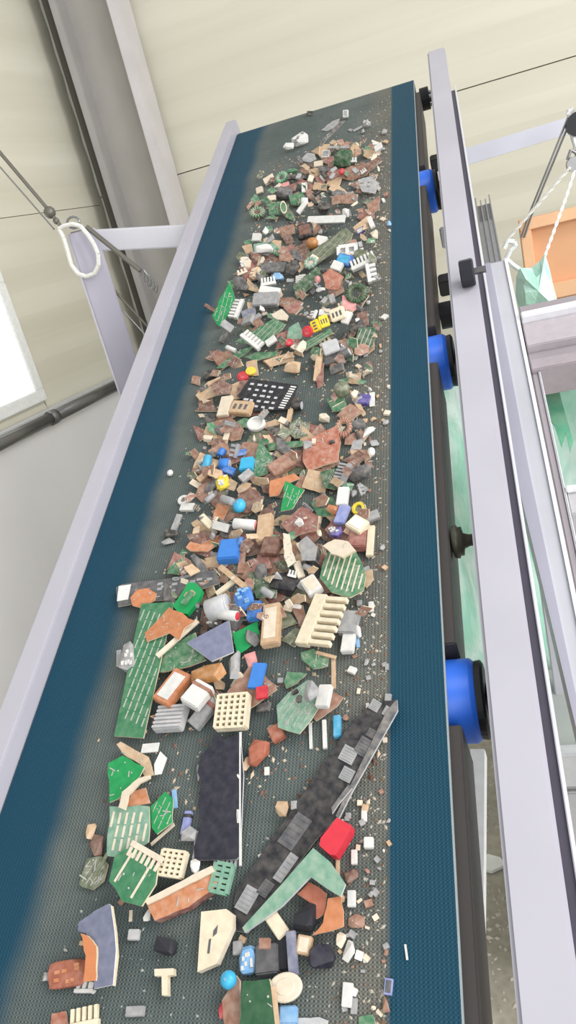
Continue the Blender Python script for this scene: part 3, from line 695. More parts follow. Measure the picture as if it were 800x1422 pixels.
def k_ring(L, W, T, mw, col, label, cat, name, group, hole=.55, fill=None, dust=.1):
    bm = bmesh.new(); n = 28; vs = []
    for k in range(n):
        a = 2*math.pi*k/n; c, s = math.cos(a), math.sin(a)
        vs.append([bm.verts.new((c*L/2, s*W/2, -T)), bm.verts.new((c*L/2, s*W/2, -T*.2)), bm.verts.new((c*L/2*.9, s*W/2*.9, 0)), bm.verts.new((c*L/2*(hole+.05), s*W/2*(hole+.05), 0)), bm.verts.new((c*L/2*hole, s*W/2*hole, -T*.2)), bm.verts.new((c*L/2*hole, s*W/2*hole, -T))])
    for k in range(n):
        a, b = vs[k], vs[(k+1) % n]
        for q in range(6): bm.faces.new([a[q], b[q], b[(q+1) % 6], a[(q+1) % 6]])
    o = mk(name or 'plastic_ring', bm, cm(col, dust, .4), None, mw, False); tag(o, label, cat, group)
    bm = bmesh.new(); lathe(bm, [(-T*.9, hole*.5), (-T*.45, hole*.5)], 20, 'z')
    for v in bm.verts: v.co.x *= L; v.co.y *= W
    child(o, 'inner_disc', bm, cm(fill or 'grey', .3)); return o
def k_disc(L, W, T, mw, col, label, cat, name, group, fill=None, dust=.3):
    bm = bmesh.new(); lathe(bm, [(-T, .47), (-T*.8, .5), (-T*.2, .5), (0, .46)], 26, 'z')
    for v in bm.verts: v.co.x *= L; v.co.y *= W
    o = mk(name or 'round_disc', bm, cm(col, dust), None, mw); tag(o, label, cat, group)
    bm = bmesh.new(); lathe(bm, [(-.0001, .3), (T*.12, .27)], 18, 'z')
    for v in bm.verts: v.co.x *= L; v.co.y *= W
    child(o, 'raised_centre', bm, cm(fill or col, .3)); return o
def k_coil(L, W, T, mw, col, label, cat, name, group, wire_col='copper', turns=16, dust=.3):
    bm = bmesh.new(); R1, r = .36, .14; nu, nv = 26, 9; g = []
    for i in range(nu):
        a = 2*math.pi*i/nu; row = []
        for j in range(nv):
            b = 2*math.pi*j/nv; rr = R1+r*math.cos(b); row.append(bm.verts.new((rr*math.cos(a)*L, rr*math.sin(a)*W, -T/2+r*2*math.sin(b)*T)))
        g.append(row)
    for i in range(nu):
        for j in range(nv): bm.faces.new([g[i][j], g[(i+1) % nu][j], g[(i+1) % nu][(j+1) % nv], g[i][(j+1) % nv]])
    o = mk(name or 'wound_coil', bm, cm(col, dust), None, mw, True); tag(o, label, cat, group)
    bm = bmesh.new()
    for i in range(turns):
        a = 2*math.pi*i/turns; P_ = []
        for j in range(9):
            b = 2*math.pi*j/8; rr = R1+r*1.12*math.cos(b); P_.append(Vector((rr*math.cos(a)*L, rr*math.sin(a)*W, -T/2+r*2.1*math.sin(b)*T)))
        tube(bm, P_, min(L, W)*.022, 4)
    k = child(o, 'winding', bm, cm(wire_col, .2)); return o
def k_stick(L, W, T, mw, col, label, cat, name, group, dust=.3):
    bm = bmesh.new(); box(bm, -L/2, L/2, -W/2, W/2, -T, 0, 0)
    for v in bm.verts: v.co.y += .0012*math.sin(v.co.x*90); v.co.z += random.uniform(-1, 1)*T*.12
    return tag(mk(name or 'strip', bm, cm(col, dust), None, mw), label, cat, group)
KIND = dict(box=k_box, can=k_can, ball=k_ball, chunk=k_chunk, comb=k_comb, grid=k_grid, ring=k_ring, disc=k_disc, coil=k_coil, stick=k_stick, slab=k_box)
p, b = piece, board
# ---- far top of the belt
p('chunk', 'A', 315, 168, 78, 46, 20, 'white', 'larger lumpy white plastic piece lying alone near the belt top', 'plastic', n=20, bits='grey')
p('chunk', 'A', 267, 205, 52, 30, 0, 'white', 'smaller white plastic piece just below the larger lumpy white one', 'plastic', n=16)
p('box', 'A', 533, 58, 26, 34, 0, 'white', 'small white cube highest on the belt', 'cube', top='grey')
b('A', [(505, 95), (530, 92), (440, 185), (400, 250), (385, 245), (430, 175)], 'dkgrey', 'long thin dark strip under the highest white cube', 'strip', pads=10)
b('A', [(470, 95), (505, 82), (495, 120), (445, 140), (420, 135)], 'grey', 'grey splintered shard beside the long dark strip', 'shard', pads=8)
p('chunk', 'A', 628, 100, 40, 30, 20, 'grey', 'small grey crumb cluster right of the highest cube', 'crumb', bits='white')
p('stick', 'A', 590, 128, 45, 10, 25, 'grey', 'thin grey stick touching the grey crumb cluster', 'stick')
p('chunk', 'A', 515, 255, 80, 78, 0, 'dkgreen', 'round dark green plastic piece with a grey bar on top', 'plastic', n=26)
p('stick', 'A', 500, 214, 100, 12, 0, 'grey', 'grey bar lying across the round dark green piece', 'bar', base=.02)
b('A', [(325, 275), (355, 240), (390, 245), (400, 270), (370, 285)], 'grey', 'pale grey triangular shard left of the dark green piece', 'shard', pads=4)
p('box', 'A', 405, 290, 40, 26, 10, 'cream', 'cream chip below the pale grey triangular shard', 'chip')
p('box', 'A', 440, 244, 34, 36, 0, 'white', 'white block touching the left of the dark green piece', 'block', top='grey')
b('A', [(555, 215), (580, 190), (605, 230), (600, 250), (570, 270)], 'tan', 'grey-brown shard standing right of the dark green piece', 'shard', base=.01, comps=2)
b('A', [(615, 225), (690, 230), (700, 245), (640, 270), (615, 255)], 'tan', 'tan shard at the right end of the topmost heap', 'shard', pads=3)
p('ball', 'A', 512, 322, 26, 32, 0, 'red', 'small bright red bead on brown boards near the top', 'bead', base=.012)
p('coil', 'A', 232, 350, 62, 48, 30, 'bright', 'bright green wound coil at the left of the upper heap', 'coil', wire_col='white')
p('stick', 'A', 310, 350, 90, 22, 0, 'black', 'dark strip between green coil and tan board', 'strip')
p('chunk', 'A', 285, 320, 50, 24, 0, 'green', 'green crumpled bit above the dark strip', 'scrap')
b('A', [(360, 318), (412, 308), (430, 330), (400, 350), (375, 368)], 'tan', 'tan board shard with white edge right of the dark strip', 'board', pads=3)
b('A', [(500, 330), (560, 300), (610, 300), (620, 350), (560, 370), (520, 360)], 'brown', 'brown board beneath the red bead', 'board', pads=8)
b('A', [(480, 440), (570, 425), (590, 450), (560, 475), (490, 475)], 'brown', 'brown board with holes in the right of the upper heap', 'board', base=.01, pads=6)
b('A', [(610, 300), (690, 255), (700, 275), (620, 350)], 'dkbrown', 'dark brown narrow board at upper right of the heap', 'board', base=.008, pads=4)
p('box', 'A', 342, 400, 26, 46, 0, 'white', 'upright white block in the middle of the upper heap', 'block')
p('stick', 'A', 243, 390, 58, 18, 12, 'pink', 'pale pink strip in the left of the upper heap', 'strip', base=.012)
b('A', [(240, 400), (310, 375), (300, 415), (240, 425)], 'rose', 'dusky pink board under the pale pink strip', 'board', base=.005)
p('box', 'A', 190, 448, 38, 24, 8, 'cream', 'cream chip left in the upper heap', 'chip', base=.01)
p('box', 'A', 132, 412, 30, 28, 20, 'cream', 'cream chip at the left end of the upper heap', 'chip')
p('coil', 'A', 120, 508, 74, 50, 0, 'green', 'green coil with pale wire loops at the left edge of the heap', 'coil', wire_col='cream')
b('A', [(170, 480), (225, 465), (270, 480), (255, 525), (180, 528)], 'green', 'dusty green board with a pale loop above the white strip', 'board', base=.006, pads=9)
p('ring', 'A', 245, 492, 30, 60, 10, 'cream', 'pale loop standing on the dusty green board', 'loop', hole=.75, fill='green', base=.014)
b('A', [(270, 440), (330, 420), (350, 460), (320, 485), (280, 480)], 'green', 'dusty green board right of the pale loop', 'board', base=.006, pads=8)
p('stick', 'A', 333, 490, 70, 20, 50, 'white', 'curved white shard beside the dusty green boards', 'shard', base=.012)
p('chunk', 'A', 430, 485, 60, 50, 0, 'black', 'black lump above the long white strip', 'lump')
b('A', [(590, 365), (650, 350), (690, 380), (670, 430), (610, 420)], 'grey', 'grey board shard with white bits at the heap right side', 'board', base=.006, comps=4)
b('A', [(630, 480), (690, 440), (690, 500), (650, 530)], 'brown', 'tilted brown board at the right side above the purple chip', 'board', base=.008)
# ---- upper heap
p('slab', 'B', 470, 75, 160, 32, 2, 'white', 'long plain white strip across the upper heap', 'strip', base=.02, tf=.3)
p('box', 'B', 378, 120, 64, 60, 12, 'black', 'black square box with brown top, below the long white strip', 'box', base=.016, top='dkbrown')
p('ball', 'B', 402, 168, 50, 48, 0, 'amber', 'round amber ball beside the black square box', 'ball', base=.012)
p('box', 'B', 448, 166, 46, 44, -10, 'white', 'grey-white cube right of the amber ball', 'cube', base=.012)
b('B', [(385, 225), (555, 112), (585, 135), (575, 165), (430, 268)], 'olive', 'long olive green board slanting up right with pale edges', 'board', base=.006, ln=(30, 4, .001, .02))
b('B', [(160, 182), (235, 170), (285, 205), (240, 220), (165, 218)], 'mint', 'pale green board under a white shell, left of the heap', 'board', base=.012, pads=6)
p('chunk', 'B', 200, 195, 80, 36, 0, 'white', 'white shell lying on the pale green board', 'shell', base=.018, n=20)
p('box', 'B', 170, 150, 34, 34, 0, 'white', 'white cube left side, above the white shell', 'cube', base=.01)
p('chunk', 'B', 207, 116, 30, 44, 20, 'white', 'white droplet-shaped piece at the left of the heap', 'piece', base=.01)
b('B', [(110, 190), (150, 180), (160, 215), (130, 225)], 'tan', 'tan shard at the left beside the pale green board', 'shard', base=.008)
p('box', 'B', 240, 280, 105, 44, 2, 'dkgrey', 'dark grey flat box in the left centre of the upper heap', 'box', base=.008, pins=5)
p('chunk', 'B', 262, 318, 50, 40, 0, 'ltblue', 'pale blue crumpled piece under the dark grey flat box', 'scrap', base=.01)
b('B', [(270, 225), (310, 215), (335, 240), (325, 260), (270, 250)], 'brown', 'brown hexagonal shard right of the dark grey flat box', 'shard', base=.016)
p('chunk', 'B', 325, 275, 55, 60, 0, 'black', 'black lump below the brown hexagonal shard', 'lump', base=.005)
p('box', 'B', 545, 245, 60, 48, -12, 'blue', 'bright blue box in the right of the upper heap', 'box', base=.014, top='cyan')
p('box', 'B', 515, 272, 44, 40, -20, 'white', 'white cube touching the lower left of the bright blue box', 'cube', base=.016)
p('grid', 'B', 560, 205, 75, 35, 8, 'white', 'open white frame above the bright blue box', 'frame', base=.012, nx=2, ny=1)
b('B', [(330, 362), (428, 278), (460, 290), (440, 342), (345, 415)], 'dkgreen', 'dark green board with white dots and a red end', 'board', base=.012, pads=12)
p('ball', 'B', 430, 328, 26, 34, 0, 'pink', 'pinkish red bead on the end of the dark green board', 'bead', base=.02)
b('B', [(455, 312), (490, 283), (546, 320), (520, 376), (468, 370)], 'copper', 'copper-red square board piece right of the pinkish bead', 'board', base=.018, pads=4, rx=45, th=.004)
p('comb', 'B', 625, 250, 115, 42, 26, 'white', 'long white comb connector at the right of the upper heap', 'connector', base=.012, teeth=7)
p('comb', 'B', 664, 300, 80, 44, -80, 'white', 'short white comb connector below the long white comb', 'connector', base=.012, teeth=4)
p('coil', 'B', 598, 382, 95, 90, 0, 'dkgreen', 'large dark olive wound coil at the right of the heap', 'coil', base=.004, wire_col='olive', turns=22)
p('comb', 'B', 222, 338, 66, 34, 10, 'white', 'white comb connector above a plain white bar', 'connector', base=.016, teeth=5)
p('slab', 'B', 228, 375, 86, 26, -8, 'white', 'plain white bar under the white comb connector', 'bar', base=.014, tf=.5)
p('box', 'B', 362, 330, 44, 32, 10, 'white', 'white ridged block left of the dark green board', 'block', base=.016, ribs=4)
p('coil', 'B', 400, 255, 60, 50, 20, 'mint', 'pale wire loops on the end of the long olive board', 'coil', base=.016, wire_col='white', turns=10)
p('chunk', 'B', 118, 262, 50, 60, 0, 'cream', 'cream knobbly cluster at the left of the upper heap', 'cluster', base=.004, bits='white')
p('chunk', 'B', 168, 300, 50, 55, 0, 'tan', 'tan knobbly cluster beside the dark grey flat box', 'cluster', base=.004, bits='cream')
b('B', [(270, 110), (330, 95), (338, 135), (280, 150)], 'brown', 'square brown board left of the black square box', 'board', base=.008, pads=5)
b('B', [(320, 200), (385, 175), (400, 205), (340, 235)], 'dkbrown', 'dark brown board below the amber ball', 'board', base=.004)
p('box', 'B', 616, 122, 36, 22, 30, 'purple', 'small purple chip with white top at the right of the heap', 'chip', base=.012, top='white')
b('B', [(585, 110), (650, 60), (670, 70), (600, 135)], 'tan', 'narrow tan board leaning at the right above the purple chip', 'board', base=.008)
p('chunk', 'B', 675, 135, 34, 38, 0, 'cream', 'cream three-cornered piece right of the purple chip', 'piece')
p('chunk', 'B', 553, 42, 30, 34, 0, 'white', 'white piece right of the long white strip', 'piece', base=.012)
p('chunk', 'B', 740, 90, 22, 20, 0, 'ltblue', 'pale blue scrap lying on the right teal strip', 'scrap')
b('B', [(440, 430), (480, 395), (500, 425), (465, 452)], 'olive', 'olive board shard below the copper-red piece', 'board', base=.01)
b('B', [(540, 400), (600, 410), (600, 460), (570, 480), (540, 440)], 'pink', 'pinkish brown curved shard under the olive coil', 'shard', base=.012)
# ---- second heap
b('C', [(70, 165), (138, 35), (162, 100), (105, 215), (88, 200)], 'bright', 'bright green board standing on edge at the left, with white marks', 'board', base=.002, rx=62, ry=10, pads=14, ln=(60, 4, .0012, .012), dust=.05)
p('comb', 'C', 163, 135, 80, 36, 68, 'white', 'white comb connector leaning on the standing bright green board', 'connector', base=.01, teeth=6)
p('stick', 'C', 62, 135, 50, 14, -35, 'dkbrown', 'brown stick poking out left of the standing green board', 'stick')
p('box', 'C', 278, 98, 98, 52, 4, 'grey', 'plain grey box in the left centre of the second heap', 'box', base=.014)
p('slab', 'C', 298, 65, 82, 28, -8, 'white', 'white moulded bar above the plain grey box', 'bar', base=.022, tf=.5)
b('C', [(185, 150), (240, 130), (245, 165), (195, 185)], 'slate', 'dark blue-grey card left of the white-edged boards', 'card', base=.01)
b('C', [(305, 160), (345, 140), (372, 165), (365, 185), (320, 180)], 'cream', 'cream polygonal chip above the tracked green board', 'chip', base=.022, th=.004)
b('C', [(355, 135), (405, 110), (430, 130), (400, 160), (370, 155)], 'rose', 'brownish pink square piece in the centre of the second heap', 'piece', base=.016, th=.006)
b('C', [(160, 270), (318, 175), (362, 200), (345, 225), (265, 290)], 'green', 'green tracked board with pale rim in the second heap', 'board', base=.012, ln=(35, 6, .0011, 0), pads=8)
b('C', [(365, 270), (375, 215), (412, 192), (428, 225), (425, 255), (385, 280)], 'mint', 'green and white board left of the red and yellow blocks', 'board', base=.018, pads=5)
p('disc', 'C', 445, 230, 38, 46, 0, 'red', 'red round plug at the left end of the yellow blocks', 'plug', base=.024, tf=.6, dust=.0, rx=55)
p('box', 'C', 478, 207, 33, 46, 20, 'yellow', 'left one of two yellow blocks in a slanted row', 'block', base=.024, holes=3, dust=.0, rx=50)
p('box', 'C', 514, 188, 38, 48, 20, 'yellow', 'right one of two yellow blocks in a slanted row', 'block', base=.026, holes=3, dust=.0, rx=50)
p('box', 'C', 565, 160, 58, 50, 22, 'ivory', 'ivory block at the right end of the yellow blocks', 'block', base=.026, holes=3, dust=.0, rx=50)
p('box', 'C', 603, 172, 28, 52, -25, 'white', 'white stub leaning against the ivory block', 'stub', base=.02)
p('disc', 'C', 375, 270, 30, 28, 0, 'red', 'small crimson button below the green and white board', 'button', base=.022, dust=.05)
p('chunk', 'C', 415, 280, 46, 46, 0, 'cream', 'cream rounded chunk below the red round plug', 'chunk', base=.02)
b('C', [(325, 240), (370, 225), (365, 290), (325, 300)], 'rose', 'reddish brown board behind the crimson button', 'board', base=.01)
b('C', [(195, 330), (240, 312), (335, 310), (325, 325), (250, 345)], 'green', 'flat green strip of board at the lower edge of the second heap', 'board', base=.008)
p('box', 'C', 540, 290, 66, 52, 20, 'silver', 'silver grey metal box at the lower right of the second heap', 'box', base=.016, rx=40)
p('box', 'C', 550, 335, 75, 40, 10, 'dkgrey', 'dark grey box under the silver grey one', 'box', base=.004)
b('C', [(652, 215), (715, 210), (724, 240), (700, 300), (630, 308)], 'dkgreen', 'dark green board with pale stripes at the right', 'board', base=.006, ln=(65, 4, .0016, 0))
p('chunk', 'C', 640, 205, 70, 60, 0, 'black', 'black angular lump above the striped dark green board', 'lump')
b('C', [(440, 270), (540, 215), (548, 232), (500, 270), (440, 305)], 'green', 'narrow green board below the yellow blocks', 'board', base=.01, ln=(28, 3, .001, 0))
p('disc', 'C', 190, 405, 44, 38, 0, 'red', 'crimson disc above the black printed card', 'disc', base=.01, dust=.05)
p('disc', 'C', 222, 384, 40, 32, 0, 'yellow', 'yellow disc beside the crimson disc', 'disc', base=.016, dust=.15)
p('comb', 'C', 228, 258, 90, 40, -38, 'white', 'white broken connector lying across the green tracked board', 'connector', base=.024, teeth=6)
b('C', [(85, 375), (165, 310), (240, 285), (200, 320), (120, 372)], 'green', 'dusty green slivered board at the lower left of the second heap', 'board', base=.006, pads=8)
b('C', [(275, 345), (390, 310), (395, 345), (300, 370)], 'tan', 'tan slivered board right of the flat green strip', 'board', base=.002, pads=6)
p('stick', 'C', 490, 370, 110, 24, 82, 'tan', 'tan strip hanging down from the dark grey box', 'strip')
p('chunk', 'C', 475, 325, 36, 36, 0, 'cream', 'small cream chunk above the tan hanging strip', 'chunk')
p('chunk', 'C', 590, 300, 40, 80, 10, 'grey', 'pale grey twisted scrap right of the silver box', 'scrap', bits='white')
p('stick', 'C', 120, 240, 70, 20, 60, 'dkgrey', 'dark post-like strip under the standing green board', 'strip')
p('box', 'C', 60, 395, 55, 30, 20, 'black', 'small black block at the left below the second heap', 'block')
# ---- black printed card zone
def lid_print(o, loc_poly, rows, cols):
    pass
o = b('D', [(285, 68), (462, 92), (432, 182), (300, 190), (262, 150), (240, 132)], 'black', 'black card with rows of white printed marks and a white striped end', 'card', base=.010, jag=False, dust=.05, name='printed_card', edge=cm('black', .1), th=.003)
def marks(o, c, rows, name='print', colr='silver', z=.0004):
    bm = bmesh.new(); inv = o.matrix_world.inverted(); ez = np.array(o.matrix_world.col[2][:3]); p0 = np.array(o.matrix_world.translation)
    for q in rows:
        P_ = [inv @ Vector(on_plane(*px(c, r), p0, ez)) for r in q]; prism(bm, [(v.x, v.y) for v in P_], -.0001, z, 0)
    k = child(o, name, bm, cm(colr, .0)); return k
rows = []
for r in range(5):
    for k in range(5):
        x0 = 290+k*26-r*9+random.uniform(-2, 2); y0 = 84+r*19+k*3.4; w_ = random.uniform(10, 18)
        if random.random() < .9: rows.append([(x0, y0), (x0+w_, y0+2), (x0+w_-4, y0+9), (x0-4, y0+7)])
marks(o, 'D', rows)
rows = [[(438-k*5, 96+k*8.5), (458-k*5, 99+k*8.5), (456-k*5, 103.5+k*8.5), (436-k*5, 100.5+k*8.5)] for k in range(10)]
marks(o, 'D', rows, 'striped_label', 'white', .0008)
b('D', [(84, 130), (130, 80), (175, 60), (165, 130), (100, 150)], 'tan', 'tan board splinter left of the dark brown board', 'board', base=.012, pads=5)
b('D', [(135, 95), (175, 68), (222, 95), (215, 125), (165, 130)], 'dkbrown', 'dark brown board left of the printed black card', 'board', base=.02, pads=5)
p('slab', 'D', 190, 168, 76, 38, 75, 'cream', 'cream upright strip left of the slotted tan block', 'strip', base=.01, tf=.4)
p('box', 'D', 250, 172, 74, 48, -4, 'tan', 'tan block with slots below the printed black card', 'block', base=.006, holes=3)
p('ring', 'D', 306, 232, 68, 52, 6, 'white', 'white ringed disc in the open middle of the belt', 'disc', base=.012, hole=.72, fill='white')
b('D', [(235, 230), (265, 213), (300, 225), (300, 250), (250, 250)], 'green', 'green scrap half under the white ringed disc', 'board', base=.003)
p('chunk', 'D', 136, 216, 40, 34, 0, 'black', 'small round black lump left of the white disc', 'lump')
b('D', [(345, 250), (390, 240), (398, 232), (398, 258), (372, 278)], 'black', 'black wedge right of the white ringed disc', 'wedge', base=.014, th=.006)
b('D', [(345, 275), (405, 255), (425, 265), (405, 290), (350, 300)], 'brown', 'brown board beneath the black wedge', 'board', base=.006)
b('D', [(432, 235), (465, 215), (505, 235), (500, 280), (450, 290), (430, 270)], 'olive', 'round-cornered olive board with many pale dots', 'board', base=.010, pads=30, ln=(70, 6, .0008, .006))
b('D', [(352, 308), (480, 298), (486, 318), (356, 334)], 'green', 'straight green bar pointing at the large brown board', 'board', base=.012, jag=False)
b('D', [(485, 298), (606, 243), (622, 300), (612, 375), (502, 412), (480, 372)], 'copper', 'large reddish brown board with a pale patch, right of centre', 'board', base=.012, pads=14, comps=2, th=.0025)
p('chunk', 'D', 492, 312, 32, 36, 0, 'grey', 'pale grey patch on the corner of the large brown board', 'scrap', base=.028)
b('D', [(325, 285), (372, 372), (350, 422), (288, 432), (300, 395)], 'green', 'triangular green board with pale dots between the blue caps', 'board', base=.012, pads=26)
p('can', 'D', 187, 372, 36, 36, 0, 'blue', 'blue round cap left of the square cyan block', 'capacitor', base=.012, dust=.0)
p('can', 'D', 175, 335, 28, 26, 60, 'blue', 'smallest blue cap, above the other blue caps', 'capacitor', base=.010, dust=.05)
p('can', 'D', 122, 372, 48, 30, 80, 'cyan', 'pale cyan barrel at the left end of the blue caps', 'capacitor', base=.008, dust=.1)
p('box', 'D', 270, 380, 46, 44, 8, 'cyan', 'square cyan block by the triangular green board', 'block', base=.018, dust=.0)
p('box', 'D', 207, 405, 44, 28, -20, 'blue', 'flat blue block below the round blue cap', 'block', base=.012)
p('slab', 'D', 250, 342, 44, 22, 10, 'blue', 'flat dusty blue chip above the square cyan block', 'chip', base=.016, dust=.4)
p('stick', 'D', 128, 412, 95, 18, 40, 'tan', 'tan stick leaning at the left over the purple block', 'stick', base=.014)
p('stick', 'D', 148, 428, 88, 14, -50, 'olive', 'olive stick crossing the tan stick', 'stick', base=.018)
p('box', 'D', 165, 425, 50, 32, 30, 'purple', 'purple block behind the yellow and white lump', 'block', base=.008)
p('chunk', 'D', 182, 446, 54, 44, 20, 'yellow', 'yellow lump with white specks beside the purple block', 'lump', base=.012, bits='white', n=22, dust=.1)
p('slab', 'D', 88, 460, 50, 22, -30, 'cream', 'cream end piece below the tan stick', 'piece', base=.004)
b('D', [(75, 395), (95, 365), (105, 385), (90, 420), (65, 425)], 'brown', 'small brown board at the left end of the blue caps', 'board', base=.004)
b('D', [(195, 365), (240, 335), (285, 325), (255, 370), (215, 385)], 'rose', 'dusky brown board between the blue chips', 'board', base=.010)
p('box', 'D', 402, 382, 100, 50, 32, 'brown', 'long brown block leaning below the green bar', 'block', base=.010, dust=.35)
p('chunk', 'D', 460, 355, 60, 55, 0, 'dkbrown', 'dark brown round chunk left of the large brown board', 'chunk', base=.004)
b('D', [(360, 447), (450, 420), (472, 438), (410, 462), (392, 500), (358, 505)], 'orange', 'orange folded board above the small vivid green one', 'board', base=.014, dust=.15)
b('D', [(545, 415), (600, 400), (625, 440), (600, 480), (555, 470)], 'dkgreen', 'dark green board splinters right below the large brown board', 'board', base=.01, pads=8)
p('comb', 'D', 622, 420, 90, 46, 65, 'grey', 'grey translucent comb right of the dark green splinters', 'connector', base=.008, teeth=7)
b('D', [(568, 145), (625, 120), (655, 185), (592, 190)], 'green', 'green board under a dull green dome, right of the printed card', 'board', base=.006, ln=(20, 3, .002, 0, 'cream'))
p('ball', 'D', 620, 95, 62, 55, 0, 'olive', 'dull green dome above the green board at the right', 'dome', base=.006, dust=.5)
p('box', 'D', 705, 142, 36, 36, 0, 'purple', 'dark purple square chip at the right edge of the heap', 'chip', base=.006)
p('slab', 'D', 738, 145, 20, 52, 0, 'white', 'white crescent chip right of the dark purple square', 'chip')
b('D', [(655, 110), (680, 130), (715, 200), (705, 208), (665, 150)], 'tan', 'thin tan strip between the dome and the purple square', 'strip', base=.004)
p('coil', 'D', 630, 240, 65, 75, 0, 'rose', 'striped brown coil above right of the large brown board', 'coil', wire_col='tan', base=.002, turns=18)
p('chunk', 'D', 718, 262, 30, 55, -40, 'white', 'bright white chip alone at the right of the belt', 'chip')
b('D', [(655, 335), (668, 300), (705, 290), (700, 335), (675, 350)], 'grey', 'pale grey flat shard near the lone white chips', 'shard', edge=cm('grey'))
p('chunk', 'D', 745, 302, 36, 22, 10, 'grey', 'grey crumb above the rounded white chip', 'crumb')
p('ball', 'D', 733, 333, 30, 34, 0, 'white', 'rounded white chip at the right edge of the worn band', 'chip')
b('D', [(640, 45), (680, 50), (700, 40), (690, 90), (650, 85)], 'tan', 'pale tan ragged board at the upper right of the gap', 'board', base=.002, pads=3)
p('chunk', 'D', 715, 35, 44, 30, 20, 'cream', 'cream folded scrap right of the pale tan ragged board', 'scrap')
b('D', [(520, 20), (560, 10), (555, 95), (535, 105)], 'rose', 'dusky pink strip hanging in the gap above the green dome', 'strip')
p('chunk', 'D', 560, 208, 42, 34, 0, 'cream', 'cream chip left of the striped brown coil', 'chip')
p('can', 'D', 455, 158, 34, 32, 0, 'black', 'black barrel at the right corner of the printed card', 'capacitor', base=.002)
p('stick', 'D', 432, 200, 60, 16, 75, 'tan', 'tan strip under the white striped end of the printed card', 'strip', base=.002)
p('chunk', 'D', 440, 20, 60, 40, 0, 'tan', 'tan crumpled scrap right above the printed card', 'scrap')
# ---- middle heap
b('E', [(440, 120), (507, 150), (465, 216), (424, 225)], 'bright', 'small vivid green board with white marks in the middle heap', 'board', base=.024, pads=8, ln=(75, 3, .0012, .01), dust=.05)
p('disc', 'E', 312, 188, 82, 84, 0, 'dkbrown', 'round dark brown board under the cyan ball', 'board', base=.010, tf=.12)
p('ball', 'E', 275, 193, 42, 44, 0, 'cyan', 'bright cyan ball on the round dark brown board', 'ball', base=.018, dust=.0)
b('E', [(180, 275), (205, 197), (245, 213), (215, 280)], 'orange', 'orange-brown shard left of the cyan ball', 'shard', base=.008)
p('can', 'E', 295, 260, 75, 34, -5, 'white', 'white barrel with pinkish end below the cyan ball', 'capacitor', base=.016, end='pink')
p('slab', 'E', 165, 257, 55, 26, -45, 'ivory', 'ivory slab tilted at the left of the middle heap', 'slab', base=.012, tf=.7)
p('box', 'E', 365, 278, 92, 48, 85, 'tan', 'upright tan block in the middle heap', 'block', base=.012)
b('E', [(425, 270), (500, 205), (556, 242), (552, 290), (470, 312)], 'rose', 'dusky red-brown board below the vivid green one', 'board', base=.020, pads=8, comps=1)
p('chunk', 'E', 485, 258, 30, 26, 20, 'white', 'small white piece on the dusky red-brown board', 'piece', base=.032)
b('E', [(530, 195), (560, 172), (605, 175), (618, 200), (600, 240), (550, 240)], 'green', 'green board cluster with pale rim left of the tall white block', 'board', base=.012, pads=6)
p('slab', 'E', 638, 170, 38, 64, -8, 'white', 'tall plain white block at the right of the middle heap', 'block', base=.018, tf=.6)
p('chunk', 'E', 675, 160, 24, 26, 0, 'grey', 'small grey cube right of the tall white block', 'cube', base=.006)
p('chunk', 'E', 597, 215, 42, 36, 0, 'orange', 'small orange lump between green and periwinkle pieces', 'lump', base=.02)
p('box', 'E', 635, 233, 34, 66, -20, 'peri', 'periwinkle blue flat piece beside the orange lump', 'piece', base=.02)
p('ring', 'E', 693, 213, 48, 44, 10, 'yellow', 'yellow ring at the right of the middle heap', 'ring', base=.012, hole=.5, fill='olive')
p('box', 'E', 690, 265, 58, 52, -30, 'ivory', 'ivory cube below the yellow ring', 'cube', base=.014, top='white')
p('chunk', 'E', 612, 288, 46, 38, 20, 'purple', 'purple and white scrap below the periwinkle piece', 'scrap', base=.014, bits='white')
p('box', 'E', 737, 240, 30, 60, -70, 'grey', 'grey-white barrel-like block right of the yellow ring', 'block', base=.004)
p('slab', 'E', 735, 325, 24, 104, -4, 'ivory', 'long ivory bar standing at the right edge of the heap', 'bar', base=.004, tf=.6)
p('box', 'E', 690, 310, 60, 70, 0, 'rose', 'dusky pink block below the ivory cube', 'block', base=.004)
b('E', [(490, 330), (515, 310), (552, 348), (545, 396), (498, 396)], 'grey', 'plain grey square chip with a dark side, centre of the heap', 'chip', base=.022, th=.012, jag=False, edge=cm('black'))
p('box', 'E', 385, 342, 56, 62, 0, 'dkbrown', 'dark brown square block below the upright tan block', 'block', base=.010)
b('E', [(432, 300), (455, 305), (465, 365), (478, 400), (450, 420), (436, 380)], 'cream', 'pale strip with green edge left of the grey square chip', 'strip', base=.026, pads=6, edge=cm('green'))
p('box', 'E', 243, 352, 72, 68, 4, 'blue', 'largest blue box, with a small round ear', 'box', base=.012, dust=.0)
p('can', 'E', 280, 325, 24, 26, 90, 'blue', 'small round ear at the corner of the largest blue box', 'knob', base=.02)
b('E', [(95, 350), (110, 330), (150, 340), (220, 300), (220, 330), (170, 365), (110, 362)], 'orange', 'crumpled orange foil shard at the left of the heap', 'foil', base=.008)
p('chunk', 'E', 180, 300, 30, 40, 0, 'grey', 'small grey crumpled cap over the orange foil', 'cap', base=.014)
p('ring', 'E', 85, 184, 38, 34, 0, 'white', 'white ring lying left of the heap', 'ring', hole=.45, fill='dkgrey')
p('box', 'E', 98, 208, 46, 26, 0, 'white', 'white block touching the lone white ring', 'block')
p('ball', 'E', 37, 86, 20, 20, 0, 'white', 'tiny white ball on the border of the left teal strip', 'ball')
p('chunk', 'E', 36, 300, 52, 34, -10, 'black', 'black curved fragment left of the heap', 'fragment')
p('chunk', 'E', 35, 325, 48, 22, 0, 'grey', 'grey piece under the black curved fragment', 'piece')
